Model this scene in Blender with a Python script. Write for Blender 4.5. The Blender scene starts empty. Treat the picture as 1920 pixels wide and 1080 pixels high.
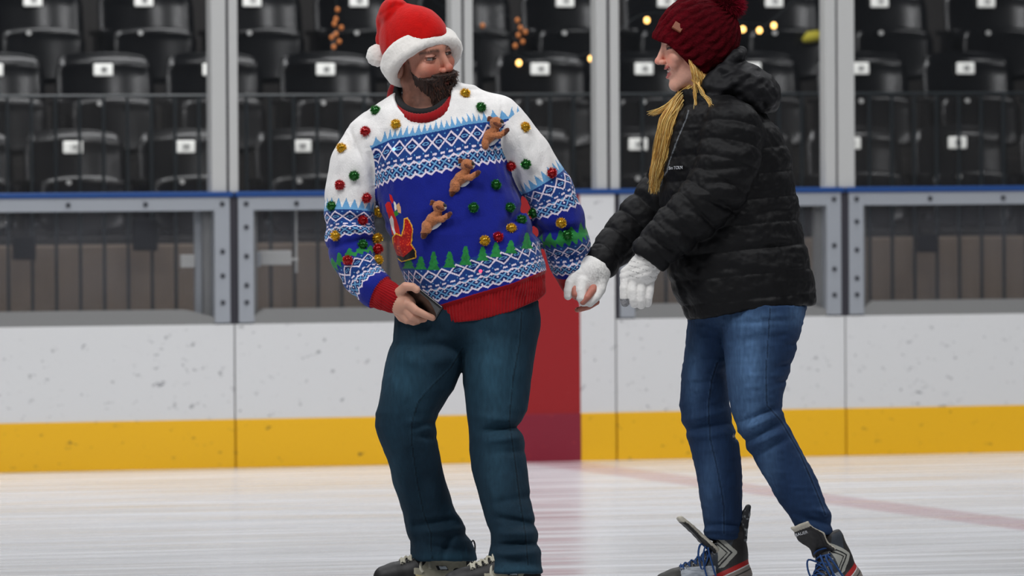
import bpy, bmesh, math, random
import numpy as np
from mathutils import Vector, Matrix
random.seed(7); RNG = np.random.default_rng(7)
sc = bpy.context.scene
COL = sc.collection

# ------------------------------------------------------------------ camera
TH = 0.314; FPX = 12900.0; D2 = 28.7; CZ = 1.3
PITCH = math.atan(257 / FPX); ROLL = 0.0056
fh = np.array([math.sin(TH), math.cos(TH), 0.0])
CAM = -fh * D2 + np.array([0, 0, CZ])
Fv = fh * math.cos(PITCH) + np.array([0, 0, -math.sin(PITCH)])
R0 = np.array([math.cos(TH), -math.sin(TH), 0.0])
U0 = np.cross(R0, Fv)
Uv = U0 * math.cos(ROLL) + R0 * math.sin(ROLL)
Rv = R0 * math.cos(ROLL) - U0 * math.sin(ROLL)
S1 = 670.0; D1 = FPX / S1

def W(P):
    """figure space (x right, y down, z towards the camera; 670 units = 1 m at the skaters) -> world metres"""
    P = np.atleast_2d(np.asarray(P, float))
    dep = D1 - P[:, 2] / S1
    d = Fv[None] + Rv[None] * ((P[:, 0] - 960) / FPX)[:, None] - Uv[None] * ((P[:, 1] - 540) / FPX)[:, None]
    return CAM[None] + d * dep[:, None]

def onY(px, py, Y=0.0):
    """where the sight line through a photo point meets the upright plane at distance Y behind the boards"""
    d = Fv + Rv * (px - 960) / FPX - Uv * (py - 540) / FPX
    t = (Y - CAM[1]) / d[1]
    return CAM + d * t
def BX(px, py=500, Y=0.0): return float(onY(px, py, Y)[0])
def BZ(px, py, Y=0.0): return float(onY(px, py, Y)[2])

cam_d = bpy.data.cameras.new('camera'); cam = bpy.data.objects.new('camera', cam_d); COL.objects.link(cam)
M = Matrix.Identity(4)
for i in range(3):
    M[i][0] = Rv[i]; M[i][1] = Uv[i]; M[i][2] = -Fv[i]; M[i][3] = CAM[i]
cam.matrix_world = M
cam_d.sensor_width = 36; cam_d.lens = FPX * 36 / 1920; cam_d.clip_end = 200
cam_d.dof.use_dof = True; cam_d.dof.focus_distance = D1; cam_d.dof.aperture_fstop = 6.3
sc.camera = cam

# ------------------------------------------------------------------ helpers
def lin(c):
    return tuple(((v / 255) / 12.92 if v / 255 <= .04045 else ((v / 255 + .055) / 1.055) ** 2.4) for v in c[:3])
def L(*c): return np.array(lin(c))

def tag(o, label=None, cat=None, group=None, kind=None):
    if label: o['label'] = label
    if cat: o['category'] = cat
    if group: o['group'] = group
    if kind: o['kind'] = kind
    return o
def empty(name, loc, label=None, cat=None, group=None):
    o = bpy.data.objects.new(name, None); COL.objects.link(o); o.location = loc; o.empty_display_size = .1
    return tag(o, label, cat, group)
def link_mesh(name, me, mat, parent=None, loc=None):
    o = bpy.data.objects.new(name, me); COL.objects.link(o)
    if mat is not None and not me.materials: me.materials.append(mat)
    if parent is not None: o.parent = parent
    if loc is not None: o.location = loc
    return o
def copy_tree(o, parent=None):
    c = o.copy(); COL.objects.link(c)
    if parent is not None: c.parent = parent
    for ch in list(o.children): copy_tree(ch, c)
    return c

class MB:
    """collects boxes, tubes and plates into one mesh"""
    def __init__(s): s.v = []; s.f = []
    def add(s, V, F):
        n = len(s.v); s.v += [tuple(float(a) for a in p) for p in V]; s.f += [tuple(i + n for i in f) for f in F]; return s
    def box(s, x0, x1, y0, y1, z0, z1, b=0.0):
        bm = bmesh.new(); bmesh.ops.create_cube(bm, size=1)
        for v in bm.verts: v.co = Vector(((x0 + x1) / 2 + v.co.x * (x1 - x0), (y0 + y1) / 2 + v.co.y * (y1 - y0), (z0 + z1) / 2 + v.co.z * (z1 - z0)))
        if b > 0: bmesh.ops.bevel(bm, geom=bm.edges[:], offset=b, segments=2, affect='EDGES', profile=.6)
        bm.verts.index_update()
        s.add([v.co for v in bm.verts], [[v.index for v in f.verts] for f in bm.faces]); bm.free(); return s
    def tube(s, pts, r, n=8, closed=False, cap=True):
        V, F = tube_geo(np.array(pts, float), r, n, closed, cap); return s.add(V, F)
    def prism(s, poly, y0, y1):
        n = len(poly)
        V = [(x, y0, z) for x, z in poly] + [(x, y1, z) for x, z in poly]
        F = [list(range(n)), list(range(2 * n - 1, n - 1, -1))] + [[i, i + n, (i + 1) % n + n, (i + 1) % n] for i in range(n)]
        return s.add(V, F)
    def build(s, name, mat, parent=None, smooth=False, loc=None):
        me = bpy.data.meshes.new(name); me.from_pydata(s.v, [], s.f)
        bm = bmesh.new(); bm.from_mesh(me); bmesh.ops.recalc_face_normals(bm, faces=bm.faces); bm.to_mesh(me); bm.free()
        if smooth:
            for p in me.polygons: p.use_smooth = True
        return link_mesh(name, me, mat, parent, loc)

def tube_geo(pts, r, n=6, closed=False, cap=True):
    m = len(pts); r = np.broadcast_to(np.asarray(r, float), (m,))
    tan = np.gradient(pts, axis=0) if not closed else (np.roll(pts, -1, 0) - np.roll(pts, 1, 0))
    tan /= np.linalg.norm(tan, axis=1)[:, None] + 1e-12
    up = np.array([0.13, 0.21, 1.0]); V = []
    if abs(tan[0] @ up / np.linalg.norm(up)) > .9: up = np.array([1.0, .2, .1])
    for i in range(m):
        a = np.cross(tan[i], up); a /= np.linalg.norm(a) + 1e-12; b = np.cross(a, tan[i]); up = b
        for k in range(n):
            t = 2 * math.pi * k / n
            V.append(pts[i] + r[i] * (math.cos(t) * a + math.sin(t) * b))
    F = []
    for i in range(m if closed else m - 1):
        j = (i + 1) % m
        for k in range(n):
            F.append((i * n + k, i * n + (k + 1) % n, j * n + (k + 1) % n, j * n + k))
    if cap and not closed: F += [tuple(range(n - 1, -1, -1)), tuple(range((m - 1) * n, m * n))]
    return V, F

def spline(pts, n):
    P = np.array(pts, float); t = np.r_[0, np.cumsum(np.linalg.norm(np.diff(P, axis=0), axis=1))]; t /= t[-1]
    Q = np.r_[[2 * P[0] - P[1]], P, [2 * P[-1] - P[-2]]]; out = []
    for u in np.linspace(0, 1, n):
        i = min(np.searchsorted(t, u, 'right') - 1, len(P) - 2); a = (u - t[i]) / (t[i + 1] - t[i])
        p0, p1, p2, p3 = Q[i], Q[i + 1], Q[i + 2], Q[i + 3]
        out.append(.5 * ((2 * p1) + (-p0 + p2) * a + (2 * p0 - 5 * p1 + 4 * p2 - p3) * a * a + (-p0 + 3 * p1 - 3 * p2 + p3) * a ** 3))
    return np.array(out)

# ------------------------------------------------------------------ materials
def mat(name, col=(200, 200, 200), rough=.6, metal=0., spec=.5, vcol=False, bump=None, sheen=0., nodes=None, emis=0., trans=0., coat=0., sss=0.):
    m = bpy.data.materials.new(name); m.use_nodes = True; nt = m.node_tree; b = nt.nodes['Principled BSDF']
    b.inputs['Base Color'].default_value = (*lin(col), 1); b.inputs['Roughness'].default_value = rough
    b.inputs['Metallic'].default_value = metal; b.inputs['Specular IOR Level'].default_value = spec
    b.inputs['Sheen Weight'].default_value = sheen; b.inputs['Coat Weight'].default_value = coat
    if sss: b.inputs['Subsurface Weight'].default_value = sss; b.inputs['Subsurface Scale'].default_value = .01
    if emis: b.inputs['Emission Color'].default_value = (*lin(col), 1); b.inputs['Emission Strength'].default_value = emis
    if vcol:
        a = nt.nodes.new('ShaderNodeAttribute'); a.attribute_name = 'Col'; nt.links.new(a.outputs['Color'], b.inputs['Base Color'])
    if bump:
        sc_, st, dist = bump[:3]
        tc = nt.nodes.new('ShaderNodeTexCoord'); mp = nt.nodes.new('ShaderNodeMapping'); mp.inputs['Scale'].default_value = bump[3] if len(bump) > 3 else (1, 1, 1)
        n = nt.nodes.new('ShaderNodeTexNoise'); n.inputs['Scale'].default_value = sc_; n.inputs['Detail'].default_value = 4
        bp = nt.nodes.new('ShaderNodeBump'); bp.inputs['Strength'].default_value = st; bp.inputs['Distance'].default_value = dist
        nt.links.new(tc.outputs['Object'], mp.inputs['Vector']); nt.links.new(mp.outputs[0], n.inputs['Vector'])
        nt.links.new(n.outputs['Fac'], bp.inputs['Height']); nt.links.new(bp.outputs[0], b.inputs['Normal'])
    if nodes: nodes(nt, b)
    return m
def N(nt, t, **kw):
    n = nt.nodes.new(t)
    for k, v in kw.items():
        if k.startswith('i_'): n.inputs[k[2:].replace('_', ' ')].default_value = v
        else: setattr(n, k, v)
    return n

# ------------------------------------------------------------------ signed distance modelling
_T = RNG.random((64, 64, 64)).astype(np.float32)
def noise(P, s):
    """value noise in -1..1; s = feature size (scalar or per axis)"""
    q = P / np.asarray(s, float) + 1000.37
    i = np.floor(q).astype(np.int64); f = (q - i).astype(np.float32); f = f * f * (3 - 2 * f); i &= 63; j = (i + 1) & 63
    x0, y0, z0 = i.T; x1, y1, z1 = j.T; fx, fy, fz = f.T
    a = _T[x0, y0, z0] * (1 - fx) + _T[x1, y0, z0] * fx; b = _T[x0, y1, z0] * (1 - fx) + _T[x1, y1, z0] * fx
    c = _T[x0, y0, z1] * (1 - fx) + _T[x1, y0, z1] * fx; d = _T[x0, y1, z1] * (1 - fx) + _T[x1, y1, z1] * fx
    return ((a * (1 - fy) + b * fy) * (1 - fz) + (c * (1 - fy) + d * fy) * fz) * 2 - 1
def smin(a, b, k):
    h = np.clip(.5 + .5 * (b - a) / k, 0, 1); return b * (1 - h) + a * h - k * h * (1 - h)
def smax(a, b, k): return -smin(-a, -b, k)
def sstep(a, b, x):
    t = np.clip((x - a) / (b - a), 0, 1); return t * t * (3 - 2 * t)
def ell(P, c, r):
    q = (P - np.array(c, float)); r = np.array(r, float)
    k0 = np.sqrt(((q / r) ** 2).sum(1)); k1 = np.sqrt(((q / r ** 2) ** 2).sum(1)) + 1e-9
    return k0 * (k0 - 1) / k1
def seg(P, a, b, ra, rb, kz=1.):
    a = np.array(a, float); b = np.array(b, float); q = P - a; d = b - a
    if kz != 1.: q = q * np.array([1, 1, 1 / kz]); d = d * np.array([1, 1, 1 / kz])
    h = np.clip(q @ d / (d @ d + 1e-9), 0, 1)
    return np.sqrt(((q - h[:, None] * d) ** 2).sum(1)) - (ra + (rb - ra) * h)
def chain(P, nodes, kz=1., k=0.):
    o = None
    for a, b in zip(nodes[:-1], nodes[1:]):
        d = seg(P, a[:3], b[:3], a[3], b[3], kz)
        o = d if o is None else (np.minimum(o, d) if k == 0 else smin(o, d, k))
    return o
def chain_param(P, nodes, kz=1.):
    """distance, length along, angle about the axis"""
    best = None; acc = 0.; allt = []; alld = []
    for a, b in zip(nodes[:-1], nodes[1:]):
        A = np.array(a[:3], float); B = np.array(b[:3], float); d = B - A; ln = np.linalg.norm(d); q = P - A
        h = q @ d / (ln * ln); hc = np.clip(h, 0, 1); rr = q - hc[:, None] * d
        dist = np.sqrt((rr * rr).sum(1)) - (a[3] + (b[3] - a[3]) * hc); t = acc + np.clip(h, -.8, 1.8) * ln; allt.append(t); alld.append(dist)
        w = d / ln; s = np.cross(w, [0, 0, 1.]); s /= np.linalg.norm(s); c = np.cross(s, w)
        ang = np.arctan2(rr @ s, rr @ c)
        if best is None: best = [dist, t, ang]
        else:
            m = dist < best[0]
            for k_, v in enumerate((dist, t, ang)): best[k_] = np.where(m, v, best[k_])
        acc += ln
    D = np.stack(alld); w = np.exp(-(D - D.min(0)) / 4.); best[1] = (w * np.stack(allt)).sum(0) / w.sum(0)
    return best
def tube_y(P, T, n=2.2):
    """T rows: y, xl, xr, zc, dz"""
    T = np.array(T, float); y = P[:, 1]
    xl, xr, zc, dz = (np.interp(y, T[:, 0], T[:, i]) for i in (1, 2, 3, 4))
    w = np.maximum((xr - xl) / 2, 1); cx = (xl + xr) / 2
    q = (np.abs((P[:, 0] - cx) / w) ** n + np.abs((P[:, 2] - zc) / dz) ** n) ** (1 / n)
    d = (q - 1) * np.minimum(w, dz)
    return smax(smax(d, T[0, 0] - y, 6), y - T[-1, 0], 6)
def folds(P, lst, zmin=None):
    """ridges (amp > 0) and creases (amp < 0) along short lines on a garment"""
    o = np.zeros(len(P))
    for x0, y0, x1, y1, w, a in lst:
        dx, dy = x1 - x0, y1 - y0; qx = P[:, 0] - x0; qy = P[:, 1] - y0
        h = np.clip((qx * dx + qy * dy) / (dx * dx + dy * dy), 0, 1)
        d2 = (qx - h * dx) ** 2 + (qy - h * dy) ** 2
        e = np.sin(np.pi * np.clip(h, .04, .96)) ** .6
        o += a * e * np.exp(-d2 / (w * w))
    if zmin is not None: o *= sstep(zmin - 15, zmin + 15, P[:, 2])
    return o
def ev(f, P, n=400000):
    return np.concatenate([f(P[i:i + n]) for i in range(0, len(P), n)]) if len(P) else np.zeros(0)

def nets(f, lo, hi, res, B=8):
    lo = np.array(lo, float); hi = np.array(hi, float)
    nb = np.ceil((hi - lo) / (res * B)).astype(int)
    g = [lo[k] + (np.arange(nb[k]) + .5) * B * res - .5 * res for k in range(3)]
    C = np.stack(np.meshgrid(*g, indexing='ij'), -1).reshape(-1, 3)
    v = ev(f, C); act = np.abs(v) < B * res * 1.25
    V = np.repeat(np.repeat(np.repeat(v.reshape(nb).astype(np.float32), B, 0), B, 1), B, 2)
    ai = np.argwhere(act.reshape(nb)) * B
    o = np.stack(np.meshgrid(*[np.arange(B)] * 3, indexing='ij'), -1).reshape(-1, 3)
    for k in range(0, len(ai), 1500):
        I = (ai[k:k + 1500, None] + o[None]).reshape(-1, 3)
        V[I[:, 0], I[:, 1], I[:, 2]] = ev(f, lo + I * res)
    S = V < 0
    a = S[:-1, :-1, :-1]; mixed = np.zeros(a.shape, bool)
    for i in (0, 1):
        for j in (0, 1):
            for k in (0, 1):
                if i + j + k: mixed |= S[i:S.shape[0] - 1 + i, j:S.shape[1] - 1 + j, k:S.shape[2] - 1 + k] != a
    cells = np.argwhere(mixed); idx = np.full(mixed.shape, -1, np.int32); idx[tuple(cells.T)] = np.arange(len(cells))
    acc = np.zeros((len(cells), 3)); cnt = np.zeros(len(cells))
    cor = [(i, j, k) for i in (0, 1) for j in (0, 1) for k in (0, 1)]
    vals = {c: V[cells[:, 0] + c[0], cells[:, 1] + c[1], cells[:, 2] + c[2]] for c in cor}
    for c in cor:
        for ax in range(3):
            if c[ax] == 0:
                d = list(c); d[ax] = 1; d = tuple(d); m = (vals[c] < 0) != (vals[d] < 0)
                t = vals[c] / (vals[c] - vals[d] + 1e-12); p = np.tile(np.array(c, float), (len(cells), 1)); p[:, ax] = t
                acc[m] += p[m]; cnt[m] += 1
    verts = lo + (cells + acc / cnt[:, None]) * res
    F = []
    for ax in range(3):
        s0 = [slice(1, -1)] * 3; s1 = [slice(1, -1)] * 3; s0[ax] = slice(0, -1); s1[ax] = slice(1, None)
        A = S[tuple(s0)]; E = np.argwhere(A != S[tuple(s1)])
        off = np.array([1, 1, 1]); off[ax] = 0; E = E + off; ins = S[E[:, 0], E[:, 1], E[:, 2]]
        u, w = [(1, 2), (2, 0), (0, 1)][ax]
        q = []
        for du, dw in ((-1, -1), (0, -1), (0, 0), (-1, 0)):
            e = E.copy(); e[:, u] += du; e[:, w] += dw; q.append(idx[e[:, 0], e[:, 1], e[:, 2]])
        q = np.stack(q, 1); q[ins] = q[ins][:, ::-1]; F.append(q)
    F = np.concatenate(F); F = F[(F >= 0).all(1)]
    return verts, F
def project(f, V, it=2, h=.6, mx=3.):
    V = V.copy()
    for _ in range(it):
        d = ev(f, V); g = np.stack([(ev(f, V + np.eye(3)[k] * h) - d) / h for k in range(3)], 1)
        st = g * (d / ((g * g).sum(1) + .05))[:, None]; ln = np.linalg.norm(st, axis=1)
        st *= np.minimum(1, mx / (ln + 1e-9))[:, None]; V -= st
    return V
def subdivide(V, F, mask=None):
    if mask is None: mask = np.ones(len(F), bool)
    Q = F[mask]; E = np.stack([np.sort(Q[:, [k, (k + 1) % 4]], 1) for k in range(4)], 1).reshape(-1, 2)
    key = E[:, 0].astype(np.int64) * len(V) + E[:, 1]; uk, first, inv = np.unique(key, return_index=True, return_inverse=True)
    em = (V[E[first, 0]] + V[E[first, 1]]) / 2; n0 = len(V); n1 = n0 + len(em)
    ei = (inv.reshape(-1, 4) + n0); ci = np.arange(len(Q)) + n1
    V2 = np.concatenate([V, em, V[Q].mean(1)])
    N4 = np.concatenate([np.stack([Q[:, k], ei[:, k], ci, ei[:, (k + 3) % 4]], 1) for k in range(4)])
    return V2, np.concatenate([F[~mask], N4])

def np_mesh(name, V, F, col=None, smooth=True):
    me = bpy.data.meshes.new(name); k = F.shape[1]
    me.vertices.add(len(V)); me.vertices.foreach_set('co', np.ascontiguousarray(V, np.float32).ravel())
    me.loops.add(F.size); me.loops.foreach_set('vertex_index', np.ascontiguousarray(F, np.int32).ravel())
    me.polygons.add(len(F)); me.polygons.foreach_set('loop_start', (np.arange(len(F)) * k).astype(np.int32))
    me.polygons.foreach_set('loop_total', np.full(len(F), k, np.int32))
    me.update(calc_edges=True)
    if smooth: me.polygons.foreach_set('use_smooth', np.ones(len(F), bool))
    if col is not None:
        a = me.color_attributes.new('Col', 'FLOAT_COLOR', 'POINT')
        c = np.ones((len(V), 4), np.float32); c[:, :3] = col; a.data.foreach_set('color', c.ravel())
    return me
def compact(V, F, *att):
    u, inv = np.unique(F, return_inverse=True); return (V[u], inv.reshape(F.shape)) + tuple(a[u] for a in att)
def fig_obj(name, V, F, mat_, parent, colf=None):
    """figure-space mesh -> world mesh under its person"""
    col = colf(V) if callable(colf) else colf
    if col is not None and np.ndim(col) == 1: col = np.tile(col, (len(V), 1))
    F = F[:, ::-1]
    Wd = W(V); o = parent
    loc = np.zeros(3)
    while o is not None: loc += np.array(o.location); o = o.parent
    return link_mesh(name, np_mesh(name, Wd - loc, F, col), mat_, parent)
def sdf_obj(name, f, lo, hi, res, mat_, parent, colf=None, sub=0):
    V, F = nets(f, lo, hi, res)
    for _ in range(sub): V, F = subdivide(V, F)
    V = project(f, V, 2 if sub else 1)
    return fig_obj(name, V, F, mat_, parent, colf)
def tubes_fig(name, lines, mat_, parent, n=4, cols=None):
    V = []; F = []; C = []
    for i, (pts, r) in enumerate(lines):
        v, fc = tube_geo(np.array(pts, float), r, n, False, False); k = len(V); V += list(v); F += [tuple(a + k for a in q) for q in fc]
        if cols is not None: C += [cols[i]] * len(v)
    return fig_obj(name, np.array(V), np.array(F), mat_, parent, np.array(C) if cols is not None else None)
def rotm(ax, deg):
    a = math.radians(deg); c, s = math.cos(a), math.sin(a)
    return {'x': np.array([[1, 0, 0], [0, c, -s], [0, s, c]]), 'y': np.array([[c, 0, s], [0, 1, 0], [-s, 0, c]]), 'z': np.array([[c, -s, 0], [s, c, 0], [0, 0, 1]])}[ax]
def inpoly(x, y, poly):
    r = np.zeros(len(x), bool); n = len(poly)
    for i in range(n):
        x0, y0 = poly[i]; x1, y1 = poly[(i + 1) % n]
        c = ((y0 > y) != (y1 > y)) & (x < (x1 - x0) * (y - y0) / (y1 - y0 + 1e-9) + x0); r ^= c
    return r
def polydist(x, y, pts, closed=False):
    d = np.full(len(x), 1e9); pts = list(pts) + ([pts[0]] if closed else [])
    for (x0, y0), (x1, y1) in zip(pts[:-1], pts[1:]):
        dx, dy = x1 - x0, y1 - y0; h = np.clip(((x - x0) * dx + (y - y0) * dy) / (dx * dx + dy * dy), 0, 1)
        d = np.minimum(d, np.hypot(x - x0 - h * dx, y - y0 - h * dy))
    return d
def front_z(f, x, y, z0=260, z1=-200, step=2.):
    """first surface met going away from the viewer"""
    zs = np.arange(z0, z1, -step); d = f(np.stack([np.full_like(zs, x), np.full_like(zs, y), zs], 1))
    i = np.argmax(d < 0); return float(zs[i]) if d[i] < 0 else None
# ================================================================== the rink
def ice_nodes(nt, b):
    tc = N(nt, 'ShaderNodeTexCoord'); mp = N(nt, 'ShaderNodeMapping'); nt.links.new(tc.outputs['Object'], mp.inputs[0])
    mp.inputs['Scale'].default_value = (.5, 5.0, 1); mp.inputs['Rotation'].default_value = (0, 0, -.25)
    n1 = N(nt, 'ShaderNodeTexNoise'); n1.inputs['Scale'].default_value = 1.3; n1.inputs['Detail'].default_value = 6; n1.inputs['Roughness'].default_value = .65
    nt.links.new(mp.outputs[0], n1.inputs['Vector'])
    mp2 = N(nt, 'ShaderNodeMapping'); nt.links.new(tc.outputs['Object'], mp2.inputs[0]); mp2.inputs['Scale'].default_value = (.35, 5, 1); mp2.inputs['Rotation'].default_value = (0, 0, -.36)
    n2 = N(nt, 'ShaderNodeTexNoise'); n2.inputs['Scale'].default_value = 2.0; n2.inputs['Detail'].default_value = 3; nt.links.new(mp2.outputs[0], n2.inputs['Vector'])
    cr = N(nt, 'ShaderNodeValToRGB'); cr.color_ramp.elements[0].position = .35; cr.color_ramp.elements[1].position = .68
    cr.color_ramp.elements[0].color = (*lin((172, 173, 176)), 1); cr.color_ramp.elements[1].color = (*lin((210, 211, 214)), 1)
    mx = N(nt, 'ShaderNodeMath', operation='ADD'); m5 = N(nt, 'ShaderNodeMath', operation='MULTIPLY'); m5.inputs[1].default_value = .5
    nt.links.new(n1.outputs['Fac'], mx.inputs[0]); nt.links.new(n2.outputs['Fac'], mx.inputs[1]); nt.links.new(mx.outputs[0], m5.inputs[0]); nt.links.new(m5.outputs[0], cr.inputs[0])
    # painted centre line under the ice, in line with the red strip of the boards
    sx = N(nt, 'ShaderNodeSeparateXYZ'); nt.links.new(tc.outputs['Object'], sx.inputs[0])
    ab = N(nt, 'ShaderNodeMath', operation='SUBTRACT'); ab.inputs[1].default_value = RED_C; nt.links.new(sx.outputs['X'], ab.inputs[0])
    a2 = N(nt, 'ShaderNodeMath', operation='ABSOLUTE'); nt.links.new(ab.outputs[0], a2.inputs[0])
    mr = N(nt, 'ShaderNodeMapRange'); mr.inputs[1].default_value = .10; mr.inputs[2].default_value = .16; mr.inputs[3].default_value = .42; mr.inputs[4].default_value = 0
    nt.links.new(a2.outputs[0], mr.inputs[0])
    mm = N(nt, 'ShaderNodeMath', operation='MULTIPLY'); nt.links.new(mr.outputs[0], mm.inputs[0])
    m6 = N(nt, 'ShaderNodeMath', operation='MULTIPLY'); m6.inputs[1].default_value = 1.9; nt.links.new(n1.outputs['Fac'], m6.inputs[0]); nt.links.new(m6.outputs[0], mm.inputs[1])
    mc = N(nt, 'ShaderNodeMix', data_type='RGBA'); nt.links.new(mm.outputs[0], mc.inputs[0]); nt.links.new(cr.outputs[0], mc.inputs[6]); mc.inputs[7].default_value = (*lin((150, 80, 95)), 1)
    nt.links.new(mc.outputs[2], b.inputs['Base Color'])
    rr = N(nt, 'ShaderNodeMapRange'); rr.inputs[1].default_value = .35; rr.inputs[2].default_value = .65; rr.inputs[3].default_value = .16; rr.inputs[4].default_value = .34
    nt.links.new(n2.outputs['Fac'], rr.inputs[0]); nt.links.new(rr.outputs[0], b.inputs['Roughness'])
    bp = N(nt, 'ShaderNodeBump'); bp.inputs['Strength'].default_value = .035; bp.inputs['Distance'].default_value = .01; nt.links.new(m5.outputs[0], bp.inputs['Height']); nt.links.new(bp.outputs[0], b.inputs['Normal'])
    b.inputs['IOR'].default_value = 1.42
def speck_nodes(base, dark, amt=.62):
    def g(nt, b):
        tc = N(nt, 'ShaderNodeTexCoord'); n = N(nt, 'ShaderNodeTexNoise'); n.inputs['Scale'].default_value = 16; n.inputs['Detail'].default_value = 3; n.inputs['Roughness'].default_value = .7
        mp = N(nt, 'ShaderNodeMapping'); mp.inputs['Scale'].default_value = (1.2, 1, 1.9); mp.inputs['Rotation'].default_value = (0, .5, 0)
        nt.links.new(tc.outputs['Object'], mp.inputs[0]); nt.links.new(mp.outputs[0], n.inputs['Vector'])
        n3 = N(nt, 'ShaderNodeTexNoise'); n3.inputs['Scale'].default_value = 1.8; nt.links.new(tc.outputs['Object'], n3.inputs['Vector'])
        ad = N(nt, 'ShaderNodeMath', operation='MULTIPLY_ADD'); ad.inputs[1].default_value = .13; nt.links.new(n3.outputs['Fac'], ad.inputs[0]); nt.links.new(n.outputs['Fac'], ad.inputs[2])
        cr = N(nt, 'ShaderNodeValToRGB'); cr.color_ramp.elements[0].position = amt + .16; cr.color_ramp.elements[0].color = (*lin(base), 1); cr.color_ramp.elements[1].position = amt + .26; cr.color_ramp.elements[1].color = (*lin(dark), 1)
        nt.links.new(ad.outputs[0], cr.inputs[0]); nt.links.new(cr.outputs[0], b.inputs['Base Color'])
    return g
RED_L, RED_R = BX(952, 700), BX(1088, 700); RED_C = (RED_L + RED_R) / 2
WHT_R = BX(1155, 700)
m_ice = mat('ice', rough=.25, nodes=ice_nodes)
m_white = mat('board_white', rough=.45, nodes=speck_nodes((204, 204, 204), (128, 128, 132), .525))
m_yellow = mat('kick_yellow', rough=.45, nodes=speck_nodes((224, 170, 6), (120, 95, 25), .55))
m_red = mat('board_red', rough=.45, nodes=speck_nodes((142, 14, 20), (170, 60, 60), .58))
m_redk = mat('board_crimson', rough=.45, nodes=speck_nodes((124, 20, 42), (170, 60, 60), .58))
m_blue = mat('ledge_blue', (22, 62, 120), .35)
m_alu = mat('aluminium', (150, 154, 160), .5, .25, bump=(40, .3, .002))
m_post = mat('post_grey', (176, 176, 174), .5, .1)
m_seal = mat('rubber_seal', (38, 36, 44), .7)
m_bolt = mat('bolt_dark', (70, 72, 78), .4, .6)
m_black = mat('black_plastic', (5, 6, 8), .22, spec=.3)
m_plate = mat('number_plate', (250, 250, 245), .5)
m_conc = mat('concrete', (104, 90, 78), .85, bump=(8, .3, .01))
m_conc_shade = mat('concrete_shaded', (24, 22, 21), .9)  # concrete of the dim stands, their darkness put into the colour
m_bar = mat('railing_black', (18, 26, 30), .4)
m_sill = mat('sill_grey', (118, 118, 117), .6, bump=(60, .5, .003))

def glass_mat(name, haze, hcol, gl=.06):
    m = bpy.data.materials.new(name); m.use_nodes = True; nt = m.node_tree; nt.nodes.clear()
    o = N(nt, 'ShaderNodeOutputMaterial'); t = N(nt, 'ShaderNodeBsdfTransparent'); d = N(nt, 'ShaderNodeBsdfDiffuse'); d.inputs[0].default_value = (*lin(hcol), 1)
    g = N(nt, 'ShaderNodeBsdfGlossy'); g.inputs['Roughness'].default_value = .03
    m1 = N(nt, 'ShaderNodeMixShader'); m2 = N(nt, 'ShaderNodeMixShader'); m2.inputs[0].default_value = gl
    tc = N(nt, 'ShaderNodeTexCoord'); n = N(nt, 'ShaderNodeTexNoise'); n.inputs['Scale'].default_value = 3.; n.inputs['Detail'].default_value = 5
    mr = N(nt, 'ShaderNodeMapRange'); mr.inputs[1].default_value = .3; mr.inputs[2].default_value = .75; mr.inputs[3].default_value = haze * .6; mr.inputs[4].default_value = haze * 1.5
    nt.links.new(tc.outputs['Object'], n.inputs['Vector']); nt.links.new(n.outputs['Fac'], mr.inputs[0]); nt.links.new(mr.outputs[0], m1.inputs[0])
    nt.links.new(t.outputs[0], m1.inputs[1]); nt.links.new(d.outputs[0], m1.inputs[2]); nt.links.new(m1.outputs[0], m2.inputs[1]); nt.links.new(g.outputs[0], m2.inputs[2])
    nt.links.new(m2.outputs[0], o.inputs[0]); return m
m_glass = glass_mat('rink_glass', .004, (190, 195, 200), .03)
m_plexi = glass_mat('scratched_plexiglass', .10, (110, 112, 118), .03)
m_screen = glass_mat('hazy_screen', .018, (150, 145, 140), .02)

ZL = BZ(960, 358); ZK = BZ(960, 777); ZS = BZ(960, 601)
XL, XR = -6.2, 6.6
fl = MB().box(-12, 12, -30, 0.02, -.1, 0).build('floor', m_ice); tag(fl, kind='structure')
bp_ = MB().box(XL - 1, XR + 1, .12, 1.75, -.1, .02).build('floor_walkway', m_conc_shade); tag(bp_, kind='structure')

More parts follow.
